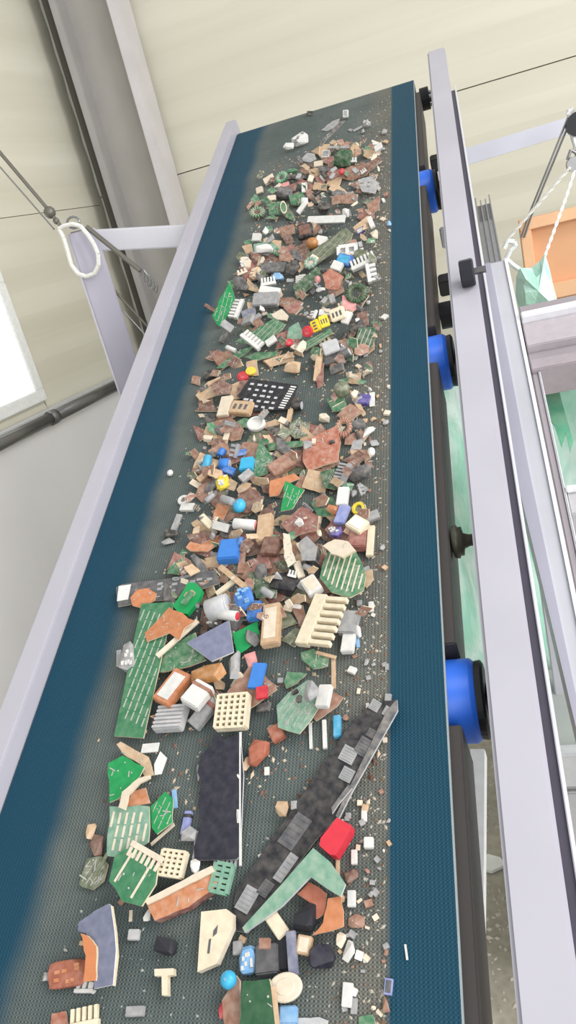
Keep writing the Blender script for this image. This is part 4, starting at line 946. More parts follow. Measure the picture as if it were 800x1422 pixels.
p('stick', 'E', 62, 262, 60, 18, 65, 'grey', 'pale grey stick above the black curved fragment', 'stick')
def blob(c, cx, cy, rx_, ry_, n, k0=.1): return [(cx+rx_*math.cos(2*math.pi*i/n)*(1+random.uniform(-k0, k0)), cy+ry_*math.sin(2*math.pi*i/n)*(1+random.uniform(-k0, k0))) for i in range(n)]
b('E', [(572, 400), (600, 352), (640, 330), (682, 358), (705, 400), (720, 450), (712, 500), (665, 525), (600, 505), (560, 455)], 'green', 'large round-cornered green board with cream rim and ladder traces', 'board', base=.020, ln=(80, 8, .0022, 0, 'cream'), pads=10, rim=True)
b('E', [(570, 345), (612, 322), (660, 330), (685, 360), (640, 385), (600, 372)], 'cream', 'cream crumpled lid on the ladder-traced board', 'lid', base=.036, th=.004, pads=4)
b('E', [(310, 440), (355, 428), (385, 460), (412, 490), (408, 525), (340, 525)], 'dkgreen', 'dark green board with pale edge right of the blue crumple', 'board', base=.018, pads=10)
p('stick', 'E', 255, 450, 110, 20, -38, 'tan', 'tan stick running down to the blue crumpled piece', 'stick', base=.022)
p('stick', 'E', 288, 395, 90, 18, 80, 'brown', 'brown stick under the largest blue box', 'stick', base=.012)
b('E', [(310, 395), (380, 380), (395, 420), (330, 430)], 'rose', 'red-brown board in the centre above the dark green one', 'board', base=.012, pads=6)
p('chunk', 'E', 432, 455, 90, 90, 0, 'black', 'large black-grey lump in the middle of the heap', 'lump', base=.0, dust=.1)
p('box', 'E', 528, 476, 56, 58, 30, 'white', 'white chipped cube right of the large black lump', 'cube', base=.014, top='cream')
p('chunk', 'E', 490, 475, 40, 60, 30, 'grey', 'grey chunk beside the white chipped cube', 'chunk', base=.006)
b('E', [(705, 440), (742, 425), (748, 460), (722, 490), (708, 480)], 'tan', 'tan shard right of the ladder-traced board', 'shard', base=.004)
b('E', [(30, 440), (60, 380), (90, 375), (85, 420), (70, 445)], 'green', 'small green board bits above the long dark card', 'board', base=.010, pads=6)
p('stick', 'E', 258, 455, 10, 10, 0, 'cream', 'tiny cream bit on the tan stick', 'bit', base=.03)
# ---- long dark card, vivid green lump, blue blocks
o = b('F', [(42, 112), (60, 102), (180, 88), (318, 62), (330, 100), (250, 125), (190, 148), (130, 150), (48, 165)], 'dkgrey', 'long dark card with grey chips reaching over the left teal strip', 'card', base=.008, dust=.15, pads=10, jag=False, rx=6, ry=-3)
rows = [[(50, 108), (84, 103), (76, 145), (45, 150)]]; marks(o, 'F', rows, 'label', 'white')
rows = []
for k in range(16):
    x0 = 95+random.uniform(0, 210); y0 = 118-(x0-95)*.17+random.uniform(-16, 22); rows.append([(x0, y0), (x0+14, y0-2), (x0+12, y0+5), (x0-2, y0+7)])
marks(o, 'F', rows, 'chips', 'grey', .0015)
b('F', [(82, 140), (100, 118), (130, 113), (155, 128), (150, 148), (110, 168), (88, 162)], 'orange', 'reddish orange shard on the long dark card', 'shard', base=.014, pads=4, dust=.1)
b('F', [(200, 162), (242, 98), (262, 98), (282, 118), (265, 155), (240, 185), (215, 182)], 'bright', 'vivid green moulded plastic piece with a slot', 'plastic', base=.02, th=.008, dust=.0, edge=cm('bright', 0))
p('slab', 'F', 240, 140, 42, 16, 55, 'green', 'dark green insert on the vivid green moulded piece', 'insert', base=.034)
b('F', [(113, 156), (202, 152), (200, 165), (118, 530), (37, 524)], 'green', 'long green board with five rows of pale slots, at the left', 'board', base=.008, jag=False, rx=4, ry=-3, ln=(79, 8, .0020, .014), th=.0022, dust=.12, name='long_board')
b('F', [(190, 166), (262, 204), (232, 225), (218, 258), (190, 238), (170, 246), (128, 262), (122, 238)], 'orange', 'bright orange-brown notched board on the long green board', 'board', base=.022, pads=10, dust=.1)
p('can', 'F', 312, 150, 62, 48, 20, 'silver', 'silver metal can between vivid green piece and blue blocks', 'capacitor', base=.016)
p('can', 'F', 348, 181, 50, 26, -6, 'white', 'white barrel with a red end left of the lower blue block', 'capacitor', base=.02, end='red')
b('F', [(370, 190), (405, 188), (415, 200), (375, 205)], 'dkgreen', 'dark green tapering strip right of the white barrel', 'strip', base=.012)
p('chunk', 'F', 393, 135, 55, 60, 20, 'blue', 'crumpled blue and white block above the lower blue block', 'block', base=.016, bits='ltblue', n=20, dust=.1)
p('box', 'F', 424, 172, 38, 46, 10, 'blue', 'lower blue block beside the tan block', 'block', base=.016, dust=.1)
p('stick', 'F', 345, 110, 62, 12, 35, 'ivory', 'ivory stick above the silver metal can', 'stick', base=.022)
p('chunk', 'F', 310, 205, 40, 28, 0, 'black', 'black chunk above the grey-blue triangular sheet', 'chunk', base=.01, bits='white')
b('F', [(238, 265), (356, 202), (369, 290), (308, 316)], 'slate', 'grey-blue triangular sheet with a white rim', 'sheet', base=.024, jag=False, th=.003, edge=cm('white', 0), dust=.05)
b('F', [(368, 238), (436, 205), (442, 258), (376, 302)], 'bright', 'bright dark-green board right of the grey-blue sheet', 'board', base=.012, dust=.0, edge=cm('green'))
p('box', 'F', 470, 210, 112, 48, 86, 'tan', 'tan block with a pale face right of the bright dark-green board', 'block', base=.010, top='cream')
b('F', [(158, 345), (182, 282), (262, 236), (268, 265), (292, 312), (245, 330), (172, 346)], 'green', 'green board with a cream broken rim below the notched orange one', 'board', base=.012, pads=22, th=.003)
p('stick', 'F', 212, 252, 150, 12, 42, 'cream', 'cream curved rim strip along the green board', 'strip', base=.022)
p('box', 'F', 195, 385, 108, 48, 52, 'orange', 'orange-tan box with a white side', 'box', base=.010, top='white')
p('chunk', 'F', 292, 345, 92, 46, 8, 'amber', 'orange lump between the green board and brown board', 'lump', base=.014, n=22)
p('box', 'F', 265, 403, 76, 52, 50, 'white', 'white-topped box on a brown base, centre left', 'box', base=.018, band='brown')
p('box', 'F', 190, 470, 78, 64, 4, 'silver', 'ribbed silver grey heat sink below the orange-tan box', 'heat sink', base=.002, ribs=6, tf=.4)
p('box', 'F', 283, 455, 100, 36, 52, 'grey', 'grey and brown slanted box beside the cream grid', 'box', base=.002, band='rose')
p('grid', 'F', 361, 452, 82, 90, 4, 'ivory', 'cream grid connector at the head of the long black board', 'connector', base=.014, nx=5, ny=6, rx=6)
b('F', [(350, 402), (412, 330), (445, 340), (482, 380), (490, 395), (402, 455)], 'brown', 'brown board carrying a blue and a red chip', 'board', base=.012, pads=6)
p('box', 'F', 433, 355, 36, 72, -14, 'blue', 'upright blue chip on the brown board, above the red one', 'chip', base=.022, dust=.0, tf=.3)
p('box', 'F', 446, 402, 32, 34, 10, 'red', 'red chip on the brown board, below the upright blue one', 'chip', base=.022, dust=.05, tf=.3)
p('chunk', 'F', 412, 305, 30, 44, 10, 'pink', 'pink chunk above the upright blue chip', 'chunk', base=.014)
p('chunk', 'F', 362, 325, 36, 80, 0, 'grey', 'grey-brown pillar shard left of the pink chunk', 'shard', base=.01)
p('comb', 'F', 612, 200, 150, 88, 248, 'ivory', 'large ivory comb with long teeth at the right', 'comb', base=.014, teeth=7, tf=.25)
p('box', 'F', 685, 205, 48, 64, -12, 'grey', 'upper pale grey box right of the large ivory comb', 'box', base=.004)
p('box', 'F', 686, 255, 34, 66, -8, 'white', 'lower white-grey box right of the large ivory comb', 'box', base=.004)
p('stick', 'F', 713, 258, 10, 38, 0, 'ltblue', 'tiny pale blue sliver right of the white-grey box', 'sliver')
p('box', 'F', 750, 164, 14, 28, 0, 'white', 'small lone white chip on the right of the worn band', 'chip')
b('F', [(555, 292), (590, 282), (632, 305), (630, 330), (590, 338), (558, 312)], 'green', 'green and white crushed board below the ivory comb', 'board', base=.01, pads=10)
p('stick', 'F', 646, 350, 84, 11, 88, 'tan', 'tan bent strip hanging from the crushed green board', 'strip', base=.01)
p('stick', 'F', 625, 298, 55, 9, -20, 'tan', 'short tan strip joining the crushed board and the bent strip', 'strip', base=.014)
b('F', [(508, 372), (518, 345), (572, 350), (545, 378), (515, 392)], 'green', 'small dark-green wedge left below the crushed board', 'board', base=.004)
b('F', [(488, 440), (520, 405), (575, 368), (600, 395), (608, 440), (585, 478), (552, 518), (520, 510), (492, 500)], 'mint', 'large pale green shredded board with ragged edge', 'board', base=.014, pads=24, ln=(60, 5, .0012, .008), comps=2)
p('chunk', 'F', 582, 395, 46, 56, 0, 'grey', 'grey splintered top on the pale green shredded board', 'scrap', base=.03)
p('box', 'F', 617, 410, 34, 62, -12, 'white', 'white block on a brown wedge beside the shredded board', 'block', base=.02)
b('H', [(395, 282), (440, 225), (480, 180), (524, 202), (500, 238), (412, 300)], 'brown', 'brown wedge board under the white block', 'board', base=.008)
p('slab', 'H', 446, 352, 18, 118, 2, 'white', 'white pin-like strip below the brown wedge board', 'strip', tf=.8)
p('slab', 'H', 388, 360, 12, 108, 2, 'white', 'thin white strip at the lower edge of the shredded board', 'strip', tf=.8)
p('box', 'H', 496, 318, 30, 88, 0, 'cyan', 'light cyan upright block right of the white pin-like strip', 'block', tf=.9)
p('box', 'H', 245, 345, 58, 60, 30, 'copper', 'small copper-brown cube left of the shredded board', 'cube')
# ---- lower belt
b('G', [(540, 150), (570, 172), (628, 150), (640, 300), (628, 590), (615, 602), (465, 605), (462, 560), (488, 470), (478, 400), (492, 330), (475, 290), (488, 230), (525, 190)], 'ink', 'long black board with torn left side, lying down the belt', 'board', base=.006, rx=3, ry=-2, th=.003, dust=.04, jag=False, edge=cm('silver', 0), name='black_board')
p('slab', 'G', 628, 385, 8, 480, 0, 'white', 'thin white edge strip along the long black board', 'strip', base=.008, rx=3, ry=-2, tf=1)
o = b('G', [(470, 500), (480, 500), (470, 620), (455, 615)], 'silver', 'short silver contacts at the lower left of the black board', 'contacts', base=.004, pads=2)
p('comb', 'G', 575, 605, 90, 60, 180, 'silver', 'silver pin row at the lower end of the black board', 'pins', base=.004, teeth=6, tf=.1)
p('chunk', 'G', 478, 290, 14, 60, 0, 'grey', 'pale grey chip on the torn side of the black board', 'chip', base=.006)
p('chunk', 'G', 618, 300, 16, 36, 0, 'white', 'white tab on the upper part of the white edge strip', 'tab', base=.012)
p('chunk', 'G', 620, 445, 14, 50, 0, 'white', 'white tab on the lower part of the white edge strip', 'tab', base=.012)
p('chunk', 'H', 165, 425, 74, 112, -15, 'copper', 'copper-brown rounded lump right of the black board', 'lump', n=30, dust=.1)
p('chunk', 'H', 122, 470, 34, 56, 0, 'tan', 'tan chip between the black board and the copper-brown lump', 'chip', base=.004)
p('chunk', 'H', 196, 420, 18, 50, 0, 'white', 'white chip on the right of the copper-brown lump', 'chip', base=.01)
p('box', 'H', 208, 505, 20, 34, 0, 'white', 'small white cube below the copper-brown lump', 'cube')
b('G', [(155, 258), (208, 230), (285, 272), (268, 305), (190, 385), (160, 398)], 'bright', 'vivid green torn board at the left, below the long slotted board', 'board', base=.016, pads=8, dust=.02)
b('G', [(185, 190), (200, 180), (300, 235), (320, 300), (285, 305), (270, 262), (210, 225)], 'tan', 'grey-tan broken rim above the vivid green torn board', 'rim', base=.010, pads=8)
p('slab', 'G', 305, 202, 60, 32, 5, 'white', 'flat white chip right of the grey-tan rim', 'chip', base=.010)
b('G', [(320, 262), (342, 215), (365, 238), (345, 296), (322, 300)], 'white', 'white paper-like shard standing below the flat white chip', 'shard', base=.010, jag=False, edge=cm('white', 0), dust=0)
b('G', [(192, 415), (205, 360), (262, 312), (305, 300), (305, 312), (268, 330), (228, 372), (215, 425)], 'cream', 'cream hooked strip curving over the brown triangle', 'strip', base=.024, th=.003)
b('G', [(222, 412), (240, 360), (290, 345), (306, 400), (262, 410)], 'orange', 'brown triangle inside the cream hooked strip', 'board', base=.016)
b('G', [(160, 412), (302, 412), (300, 540), (262, 565), (200, 595), (150, 590)], 'mint', 'striped pale green board below the cream hooked strip', 'board', base=.012, ln=(88, 6, .003, .012, 'cream'), rx=6, ry=-3, dust=.25)
b('G', [(308, 412), (360, 358), (388, 385), (386, 470), (330, 512), (312, 490)], 'bright', 'vivid green curled board right of the striped one', 'board', base=.014, pads=10, ln=(75, 4, .001, .01), dust=.05)
p('stick', 'G', 350, 512, 110, 10, 38, 'cream', 'cream sliver along the lower edge of the curled green board', 'sliver', base=.008)
p('stick', 'G', 393, 385, 14, 66, 0, 'ltblue', 'pale blue sliver right of the curled green board', 'sliver', base=.01)
p('slab', 'G', 432, 470, 24, 88, -12, 'peri', 'upright pale blue and black clip left of the black board', 'clip', base=.0, tf=.9, band='black')
p('chunk', 'G', 440, 510, 50, 60, 0, 'grey', 'grey-tan chip beside the upright clip', 'chip')
b('G', [(178, 592), (215, 565), (255, 562), (332, 640), (325, 692), (275, 770), (205, 752), (158, 680)], 'green', 'round green board with a cream toothed rim', 'board', base=.020, pads=8, ln=(62, 2, .003, 0, 'cream'), rx=5, ry=-2, dust=.08, th=.003)
p('comb', 'G', 285, 590, 130, 60, 150, 'cream', 'cream toothed rim over the top of the round green board', 'rim', base=.026, teeth=7, tf=.1, rx=5, ry=-2)
p('grid', 'G', 380, 615, 82, 92, -8, 'ivory', 'small cream grid connector above the long brown box', 'connector', base=.014, nx=4, ny=5, rx=6)
b('G', [(288, 752), (528, 628), (548, 690), (445, 772), (322, 822)], 'orange', 'long orange-brown box lying slantwise below the grid connector', 'box', base=.002, th=.014, edge=cm('rose'), rx=5, ry=0, pads=5, name='long_box')
b('G', [(285, 748), (526, 625), (536, 645), (296, 765)], 'cream', 'cream lid strip along the long orange-brown box', 'lid', base=.018, rx=5, ry=0, th=.003)
p('grid', 'G', 560, 668, 60, 104, -12, 'mint', 'green and white connector at the right end of the brown box', 'connector', base=.012, nx=2, ny=5, rx=5)
p('chunk', 'G', 292, 800, 26, 42, 0, 'white', 'white and black tip at the left end of the brown box', 'tip', base=.002)
p('chunk', 'G', 465, 620, 34, 56, 0, 'white', 'white pointed chip on the brown box below the black board', 'chip', base=.018)
b('G', [(50, 690), (80, 600), (130, 590), (155, 620), (140, 680), (100, 712), (60, 700)], 'olive', 'dark green shredded board at the left border', 'board', base=.004, pads=22, ln=(60, 5, .001, .006))
p('chunk', 'G', 90, 500, 34, 56, 0, 'tan', 'tan bead on dark crumbs at the left border', 'bead')
p('chunk', 'G', 105, 540, 60, 80, 0, 'dkbrown', 'dark brown crumbs below the tan bead', 'crumb')
p('stick', 'G', 130, 620, 90, 10, 58, 'olive', 'thin olive stick at the left border', 'stick', base=.012)
p('chunk', 'F', 70, 300, 50, 80, 0, 'grey', 'grey moulded scrap left of the long slotted board', 'scrap', bits='white')
p('slab', 'F', 50, 308, 14, 46, 0, 'grey', 'small grey chip left of the grey moulded scrap', 'chip')
# diagonal dark board with chips
o = b('H', [(560, 300), (640, 228), (742, 212), (748, 252), (505, 688), (402, 800), (130, 1172), (60, 1160), (80, 1000), (330, 640), (480, 420)], 'black', 'long dark board running diagonally down the belt with grey chips', 'board', base=.004, rx=2, ry=1, th=.002, dust=.12, jag=False, edge=cm('silver', .1), name='diagonal_board', ln=None)  # outline widened on the left to take in the board's shadow
for (x, y, w_, h_, a_, n_) in ((545, 440, 62, 66, -28, 'grey'), (540, 522, 52, 56, -28, 'grey'), (612, 410, 66, 76, -30, 'dkgrey'), (655, 238, 40, 44, -30, 'grey'), (705, 262, 30, 40, -30, 'grey'), (640, 352, 34, 36, -30, 'dkgrey'), (325, 755, 70, 150, -35, 'dkgrey'), (288, 905, 40, 130, -35, 'grey'), (205, 990, 46, 70, -35, 'dkgrey'), (130, 1035, 60, 110, -30, 'grey')):
    inv = o.matrix_world.inverted(); ez = np.array(o.matrix_world.col[2][:3]); p0 = np.array(o.matrix_world.translation); a = math.radians(-a_); q = []
    for i, j in ((-1, 1), (1, 1), (1, -1), (-1, -1)):
        X0 = x+i*w_/2*math.cos(a)-j*h_/2*math.sin(a); Y0 = y+i*w_/2*math.sin(a)+j*h_/2*math.cos(a); v = inv @ Vector(on_plane(*px('H', (X0, Y0)), p0, ez)); q.append((v.x, v.y))
    bm = bmesh.new(); prism(bm, q, 0, .0016, 0); lines(shrink(q, .9), math.atan2(q[1][1]-q[0][1], q[1][0]-q[0][0]), 5, .0008, bm, .0016, .0022)
    k = child(o, 'chip', bm, cm(n_, .15)); k['label'] = 'grey chip with ridges' 
b('H', [(745, 212), (748, 255), (560, 590), (505, 700), (492, 690), (700, 262), (735, 220)], 'dkgrey', 'clear plastic edge along the upper half of the diagonal board', 'edge strip', base=.008, rx=2, ry=1, th=.004, jag=False, edge=cm('silver', 0))
b('H', [(545, 560), (560, 575), (505, 640), (478, 680), (475, 655)], 'dkgrey', 'second clear strip left of the clear plastic edge', 'edge strip', base=.012, rx=2, ry=1, th=.003, jag=False, edge=cm('silver', 0))
b('H', [(430, 782), (498, 697), (556, 728), (552, 752), (492, 852), (468, 850), (425, 812)], 'red', 'dark red block on the right half of the lower belt', 'block', base=.004, th=.018, jag=False, dust=.0, edge=cm('red', 0), rx=3, ry=0, name='red_block')
b('H', [(400, 822), (470, 880), (532, 970), (512, 1022), (458, 990), (388, 940), (270, 1062), (205, 1110), (118, 1170), (108, 1150), (280, 960)], 'mint', 'angled pale green plastic piece with clear rim, below the red block', 'plastic', base=.016, th=.004, jag=False, edge=cm('silver', 0), rx=2, ry=0, dust=.3)
b('H', [(335, 1012), (382, 962), (425, 985), (455, 1010), (450, 1090), (400, 1120), (380, 1090), (390, 1050)], 'copper', 'copper-brown folded board left half, inside the pale green angle', 'board', base=.008, rx=4, ry=0, dust=.1)
b('H', [(460, 1030), (518, 1020), (526, 1145), (470, 1165), (395, 1182), (440, 1130)], 'orange', 'copper-orange upright board right of the dark hole', 'board', base=.010, rx=4, ry=0, dust=.1)
p('chunk', 'H', 350, 1100, 100, 120, 0, 'black', 'black lump standing for the dark in the hole of the copper-brown boards', 'lump', dust=.0)  # black piece added to paint the darkness of the hole
p('box', 'J', 342, 262, 52, 108, 34, 'ivory', 'cream block lying slantwise left of the black lump', 'block', base=.004)
p('chunk', 'H', 272, 655, 62, 60, 0, 'tan', 'tan lumpy cube on the diagonal board', 'cube', base=.006, n=20)
p('box', 'H', 320, 645, 26, 36, 0, 'grey', 'grey cube right of the tan lumpy cube', 'cube', base=.006)
p('stick', 'H', 357, 640, 12, 50, 0, 'silver', 'silver sliver right of the grey cube', 'sliver', base=.006)
for x, y, w_, h_, l_ in ((627, 798, 40, 46, 'white cube right of the dark red block'), (567, 858, 24, 60, 'white wedge below the dark red block'), (608, 690, 22, 46, 'white chip above the white cube at right'), (555, 1030, 32, 70, 'white upright chip right of the copper-orange board'), (576, 345, 14, 44, 'white sliver standing above the diagonal board chips'), (622, 250, 12, 50, 'white sliver left of the highest chip on the diagonal board'), (500, 900, 16, 70, 'tan sliver below the dark red block')):
    p('box', 'H', x, y, w_, h_, 0, 'tan' if l_.startswith('tan') else 'white', l_, 'chip', tf=.7)
p('chunk', 'H', 555, 935, 56, 60, 0, 'dkbrown', 'muddy brown crumb right of the pale green angle', 'crumb', tf=.4)
p('chunk', 'H', 575, 1120, 70, 60, 0, 'brown', 'muddy brown crumb right of the copper-orange board', 'crumb', tf=.3)
# bottom left
b('I', [(308, 322), (312, 288), (380, 240), (430, 214), (440, 222), (455, 330), (460, 400), (448, 535), (372, 552), (378, 400), (340, 330)], 'slate', 'grey-purple board with a white right edge, bottom left', 'board', base=.018, jag=False, th=.003, edge=cm('white', 0), rx=6, ry=-8, dust=.08)
b('I', [(434, 222), (442, 222), (458, 330), (464, 420), (450, 540), (440, 535), (450, 420), (445, 330)], 'white', 'white right edge strip on the grey-purple board', 'strip', base=.020, jag=False, rx=6, ry=-8, th=.004, dust=0)
b('I', [(320, 332), (345, 340), (382, 385), (380, 520), (330, 525), (340, 420)], 'orange', 'bright orange piece in front of the grey-purple board', 'piece', base=.020, th=.004, dust=.0, rx=8)
p('chunk', 'I', 262, 490, 160, 108, 8, 'copper', 'rust-brown crumpled lump left of the bright orange piece', 'lump', base=0, n=34, bits='orange', dust=.15, tf=.35)
p('chunk', 'I', 178, 505, 34, 40, 0, 'grey', 'grey tip at the left end of the rust-brown lump', 'tip')
p('comb', 'I', 330, 545, 70, 44, 0, 'white', 'small white teeth under the rust-brown lump', 'teeth', teeth=3)
b('I', [(612, 473), (687, 470), (688, 496), (664, 500), (664, 578), (642, 578), (641, 500), (613, 501)], 'ivory', 'ivory T-shaped clip lying alone near the bottom', 'clip', base=.003, th=.008, jag=False, edge=cm('ivory', .1), name='plastic_clip', rx=3, ry=0)
p('chunk', 'I', 650, 380, 84, 70, -20, 'black', 'lone black lump at bottom left of the middle', 'lump', n=26, dust=.0)
p('box', 'I', 527, 336, 42, 44, 0, 'silver', 'small silver square chip right of the grey-purple board', 'chip')
p('box', 'I', 532, 640, 70, 42, 3, 'grey', 'grey box near the bottom edge left of centre', 'box')
p('comb', 'I', 330, 668, 120, 90, 12, 'ivory', 'ivory toothed piece at the bottom edge, left', 'piece', teeth=5, tf=.3)
b('I', [(205, 650), (260, 640), (270, 691), (200, 700)], 'copper', 'copper-brown shard at the bottom edge, left', 'shard', rx=3)
p('stick', 'I', 518, 262, 12, 46, -8, 'cream', 'cream sliver below the round green board', 'sliver')
# bottom middle
b('J', [(76, 222), (165, 212), (188, 230), (188, 280), (132, 408), (62, 438)], 'ivory', 'cream plate with a dark printed line, bottom middle', 'plate', base=.006, th=.009, jag=False, dust=.12, rx=4, ry=-3, edge=cm('cream', .1), name='cream_plate')
o = COL.objects['cream_plate']; marks(o, 'J', [[(120, 290), (136, 270), (132, 300), (118, 312)], [(104, 322), (112, 318), (106, 372), (98, 372)]], 'printed_mark', 'dkgrey')
p('chunk', 'J', 238, 392, 62, 100, 5, 'ltblue', 'pale blue crumpled capsule right of the cream plate', 'capsule', n=30, bits='white', dust=.05)
p('ball', 'J', 163, 462, 56, 72, 0, 'cyan', 'glossy cyan ball at the bottom, below the cream plate', 'ball', base=.012, dust=.0)
b('J', [(225, 470), (320, 462), (345, 560), (342, 630), (212, 630), (218, 540)], 'dkgreen', 'dark green board at the bottom edge with tan sides', 'board', base=.022, th=.004, rx=4, pads=4, dust=.05)
b('J', [(200, 450), (214, 470), (212, 630), (160, 630), (150, 540)], 'brown', 'brown board left of the dark green one at the bottom', 'board', base=.010, rx=4, th=.004)
p('chunk', 'J', 153, 570, 34, 66, 0, 'red', 'small red piece at the bottom edge', 'piece', base=.006)
p('stick', 'J', 341, 560, 16, 140, 3, 'tan', 'tan strip right of the bottom dark green board', 'strip', base=.024)
p('disc', 'J', 376, 492, 124, 108, 10, 'cream', 'beige oval disc right of the bottom dark green board', 'disc', base=.014, tf=.15)
p('box', 'J', 386, 590, 62, 66, 0, 'ltblue', 'light blue box under the beige oval disc', 'box', base=.002)
p('slab', 'J', 400, 370, 34, 160, 4, 'slate', 'blue-grey upright bar in the lower middle', 'bar', base=.010, tf=.5)
p('box', 'J', 308, 390, 82, 108, 0, 'dkgrey', 'dark grey box left of the blue-grey bar', 'box', base=0, dust=.1)
p('box', 'J', 366, 370, 38, 120, 0, 'black', 'black box touching the blue-grey bar', 'box', base=.002, dust=0)
p('chunk', 'J', 500, 378, 90, 90, 0, 'ink', 'dark navy lump right of the blue-grey bar', 'lump', n=26, dust=.05)
p('box', 'J', 442, 340, 52, 70, -10, 'tan', 'tan box below the copper-orange board', 'box', base=.006, top='cream')
p('chunk', 'J', 575, 320, 34, 60, 0, 'cream', 'upper cream chip right of the dark navy lump', 'chip')
p('chunk', 'J', 603, 362, 42, 86, -8, 'white', 'bright white chip right of the dark navy lump', 'chip')
p('box', 'J', 598, 520, 36, 90, -4, 'white', 'large white chip in the lower right dust', 'chip', tf=.5)
p('box', 'J', 623, 560, 22, 58, -4, 'grey', 'grey chip beside the large white chip', 'chip', tf=.5)
p('box', 'J', 746, 490, 30, 60, -6, 'peri', 'pale lilac frame chip by the right border of the worn band', 'chip', tf=.4, top='dkgrey')
p('chunk', 'J', 738, 550, 30, 60, 0, 'brown', 'reddish chip below the pale lilac chip', 'chip')
b('J', [(410, 605), (500, 600), (530, 612), (528, 640), (410, 640)], 'silver', 'clear flat scrap at the bottom edge', 'scrap', rx=3)
b('J', [(640, 600), (690, 590), (705, 640), (640, 640)], 'green', 'green scrap at the bottom edge right of the clear scrap', 'scrap', rx=3)
p('box', 'J', 205, 350, 34, 50, 0, 'grey', 'grey cube right of the cream plate', 'cube')
p('box', 'J', 300, 335, 38, 40, 0, 'brown', 'brown cube above the dark grey box', 'cube', base=.022)
p('slab', 'P', 564, 1322, 3, 22, 8, 'white', 'thin white splinter alone on the right teal strip', 'splinter')
p('slab', 'P', 430, 157, 8, 6, 0, 'black', 'tiny black crumb at the very top edge of the belt', 'crumb')

# ---- pieces that belong to a board become its parts
bpy.context.view_layer.update()
JOIN = [('thin white edge strip along the long', 'long black board with torn', 'edge_strip'), ('short silver contacts', 'long black board with torn', 'contact_strip'), ('silver pin row at the lower', 'long black board with torn', 'pin_row'),
    ('white tab on the upper', 'long black board with torn', 'tab'), ('white tab on the lower', 'long black board with torn', 'tab'), ('pale grey chip on the torn side', 'long black board with torn', 'chip'),
    ('clear plastic edge along', 'long dark board running', 'clear_edge'), ('second clear strip', 'long dark board running', 'clear_edge'), ('white right edge strip', 'grey-purple board', 'edge_strip'),
    ('cream toothed rim over', 'round green board', 'rim'), ('cream lid strip', 'long orange-brown box', 'lid'), ('dark green insert', 'vivid green moulded', 'insert'), ('small round ear', 'largest blue box', 'ear'),
    ('cream curved rim strip', 'green board with a cream broken rim', 'rim'), ('grey bar lying across', 'round dark green plastic', 'top_bar'), ('cream crumpled lid', 'large round-cornered green board', 'cover'), ('pale grey patch on the corner', 'large reddish brown board', 'patch')]
def find(t): return next(o for o in COL.objects if o.get('label', '').startswith(t))
for a_, b_2, nm in JOIN:
    try: c_, p_ = find(a_), find(b_2)
    except StopIteration: print('join', a_); continue
    m_ = c_.matrix_world.copy(); c_.parent = p_; c_.matrix_parent_inverse = I4; c_.matrix_basis = p_.matrix_world.inverted() @ m_
    c_.name = nm; del c_['category']
    c_['label'] = {'tab': 'white tab', 'edge_strip': 'white edge strip', 'clear_edge': 'clear plastic edge', 'rim': 'cream rim', 'lid': 'cream lid', 'insert': 'dark green insert', 'ear': 'round blue ear', 'top_bar': 'grey bar', 'cover': 'cream crumpled cover', 'patch': 'pale grey patch', 'pin_row': 'silver pins', 'contact_strip': 'silver contacts', 'chip': 'pale grey chip'}[nm]
# ---- the smaller shards that fill the heaps
OUT = [(195, 455, 532), (215, 430, 532), (240, 355, 530), (300, 342, 526), (350, 332, 524), (420, 300, 524), (470, 290, 524), (520, 272, 520), (570, 270, 515), (620, 262, 512), (680, 266, 515), (750, 246, 516), (800, 222, 514), (860, 190, 505), (930, 170, 480), (1000, 170, 460)]
GAPS = [(425, 520, 42, 30), (440, 575, 45, 26), (480, 620, 14, 26), (320, 555, 30, 12), (450, 900, 40, 45), (500, 800, 18, 40), (400, 1000, 40, 40), (240, 860, 0, 0), (265, 985, 20, 25)]
ZN = [(290, 'the far top of the belt'), (415, 'the upper heap'), (505, 'the heap around the yellow blocks'), (625, 'the stretch beside the printed black card'), (775, 'the middle heap'), (1010, 'the heap around the triangular sheet')]
NAMEIT = []; b_ = b
PAL = [('brown', 'brown board', 22), ('dkbrown', 'dark brown board', 10), ('tan', 'tan board', 14), ('green', 'green board', 12), ('olive', 'olive board', 8), ('cream', 'cream plastic', 13), ('white', 'white plastic', 10), ('grey', 'grey plastic', 10), ('dkgrey', 'dark grey plastic', 7), ('black', 'black plastic', 6)]
def wchoice():
    r = random.uniform(0, sum(x[2] for x in PAL))
    for x in PAL:
        r -= x[2]
        if r <= 0: return x
    return PAL[0]
HEROES = [o for o in list(COL.objects) if 'category' in o and o.type == 'MESH' and BELT and o.name.split('.')[0] in ('printed_card', 'long_board')]
cover = []
def top_poly(c, pts): cover.append([px(c, q) for q in pts])
top_poly('D', [(285, 68), (462, 92), (432, 182), (240, 132)]); top_poly('E', [(440, 120), (507, 150), (465, 216), (424, 225)])
top_poly('D', [(485, 298), (606, 243), (622, 300), (612, 375), (502, 412)]); top_poly('F', [(545, 285), (605, 110), (690, 135), (640, 285)])
top_poly('F', [(113, 156), (202, 152), (200, 165), (118, 530), (37, 524)]); top_poly('F', [(238, 265), (356, 202), (369, 290), (308, 316)])
top_poly('C', [(435, 215), (590, 130), (610, 170), (440, 260)]); top_poly('B', [(385, 60), (555, 60), (555, 95), (385, 95)]); top_poly('E', [(560, 330), (715, 330), (720, 520), (560, 520)])
top_poly('C', [(60, 200), (138, 25), (190, 100), (150, 200)]); top_poly('B', [(385, 225), (555, 112), (585, 165), (430, 268)]); top_poly('D', [(360, 420), (475, 420), (480, 507), (358, 507)])
cnt = 0; tries = 0; NB, NS = 230, 400
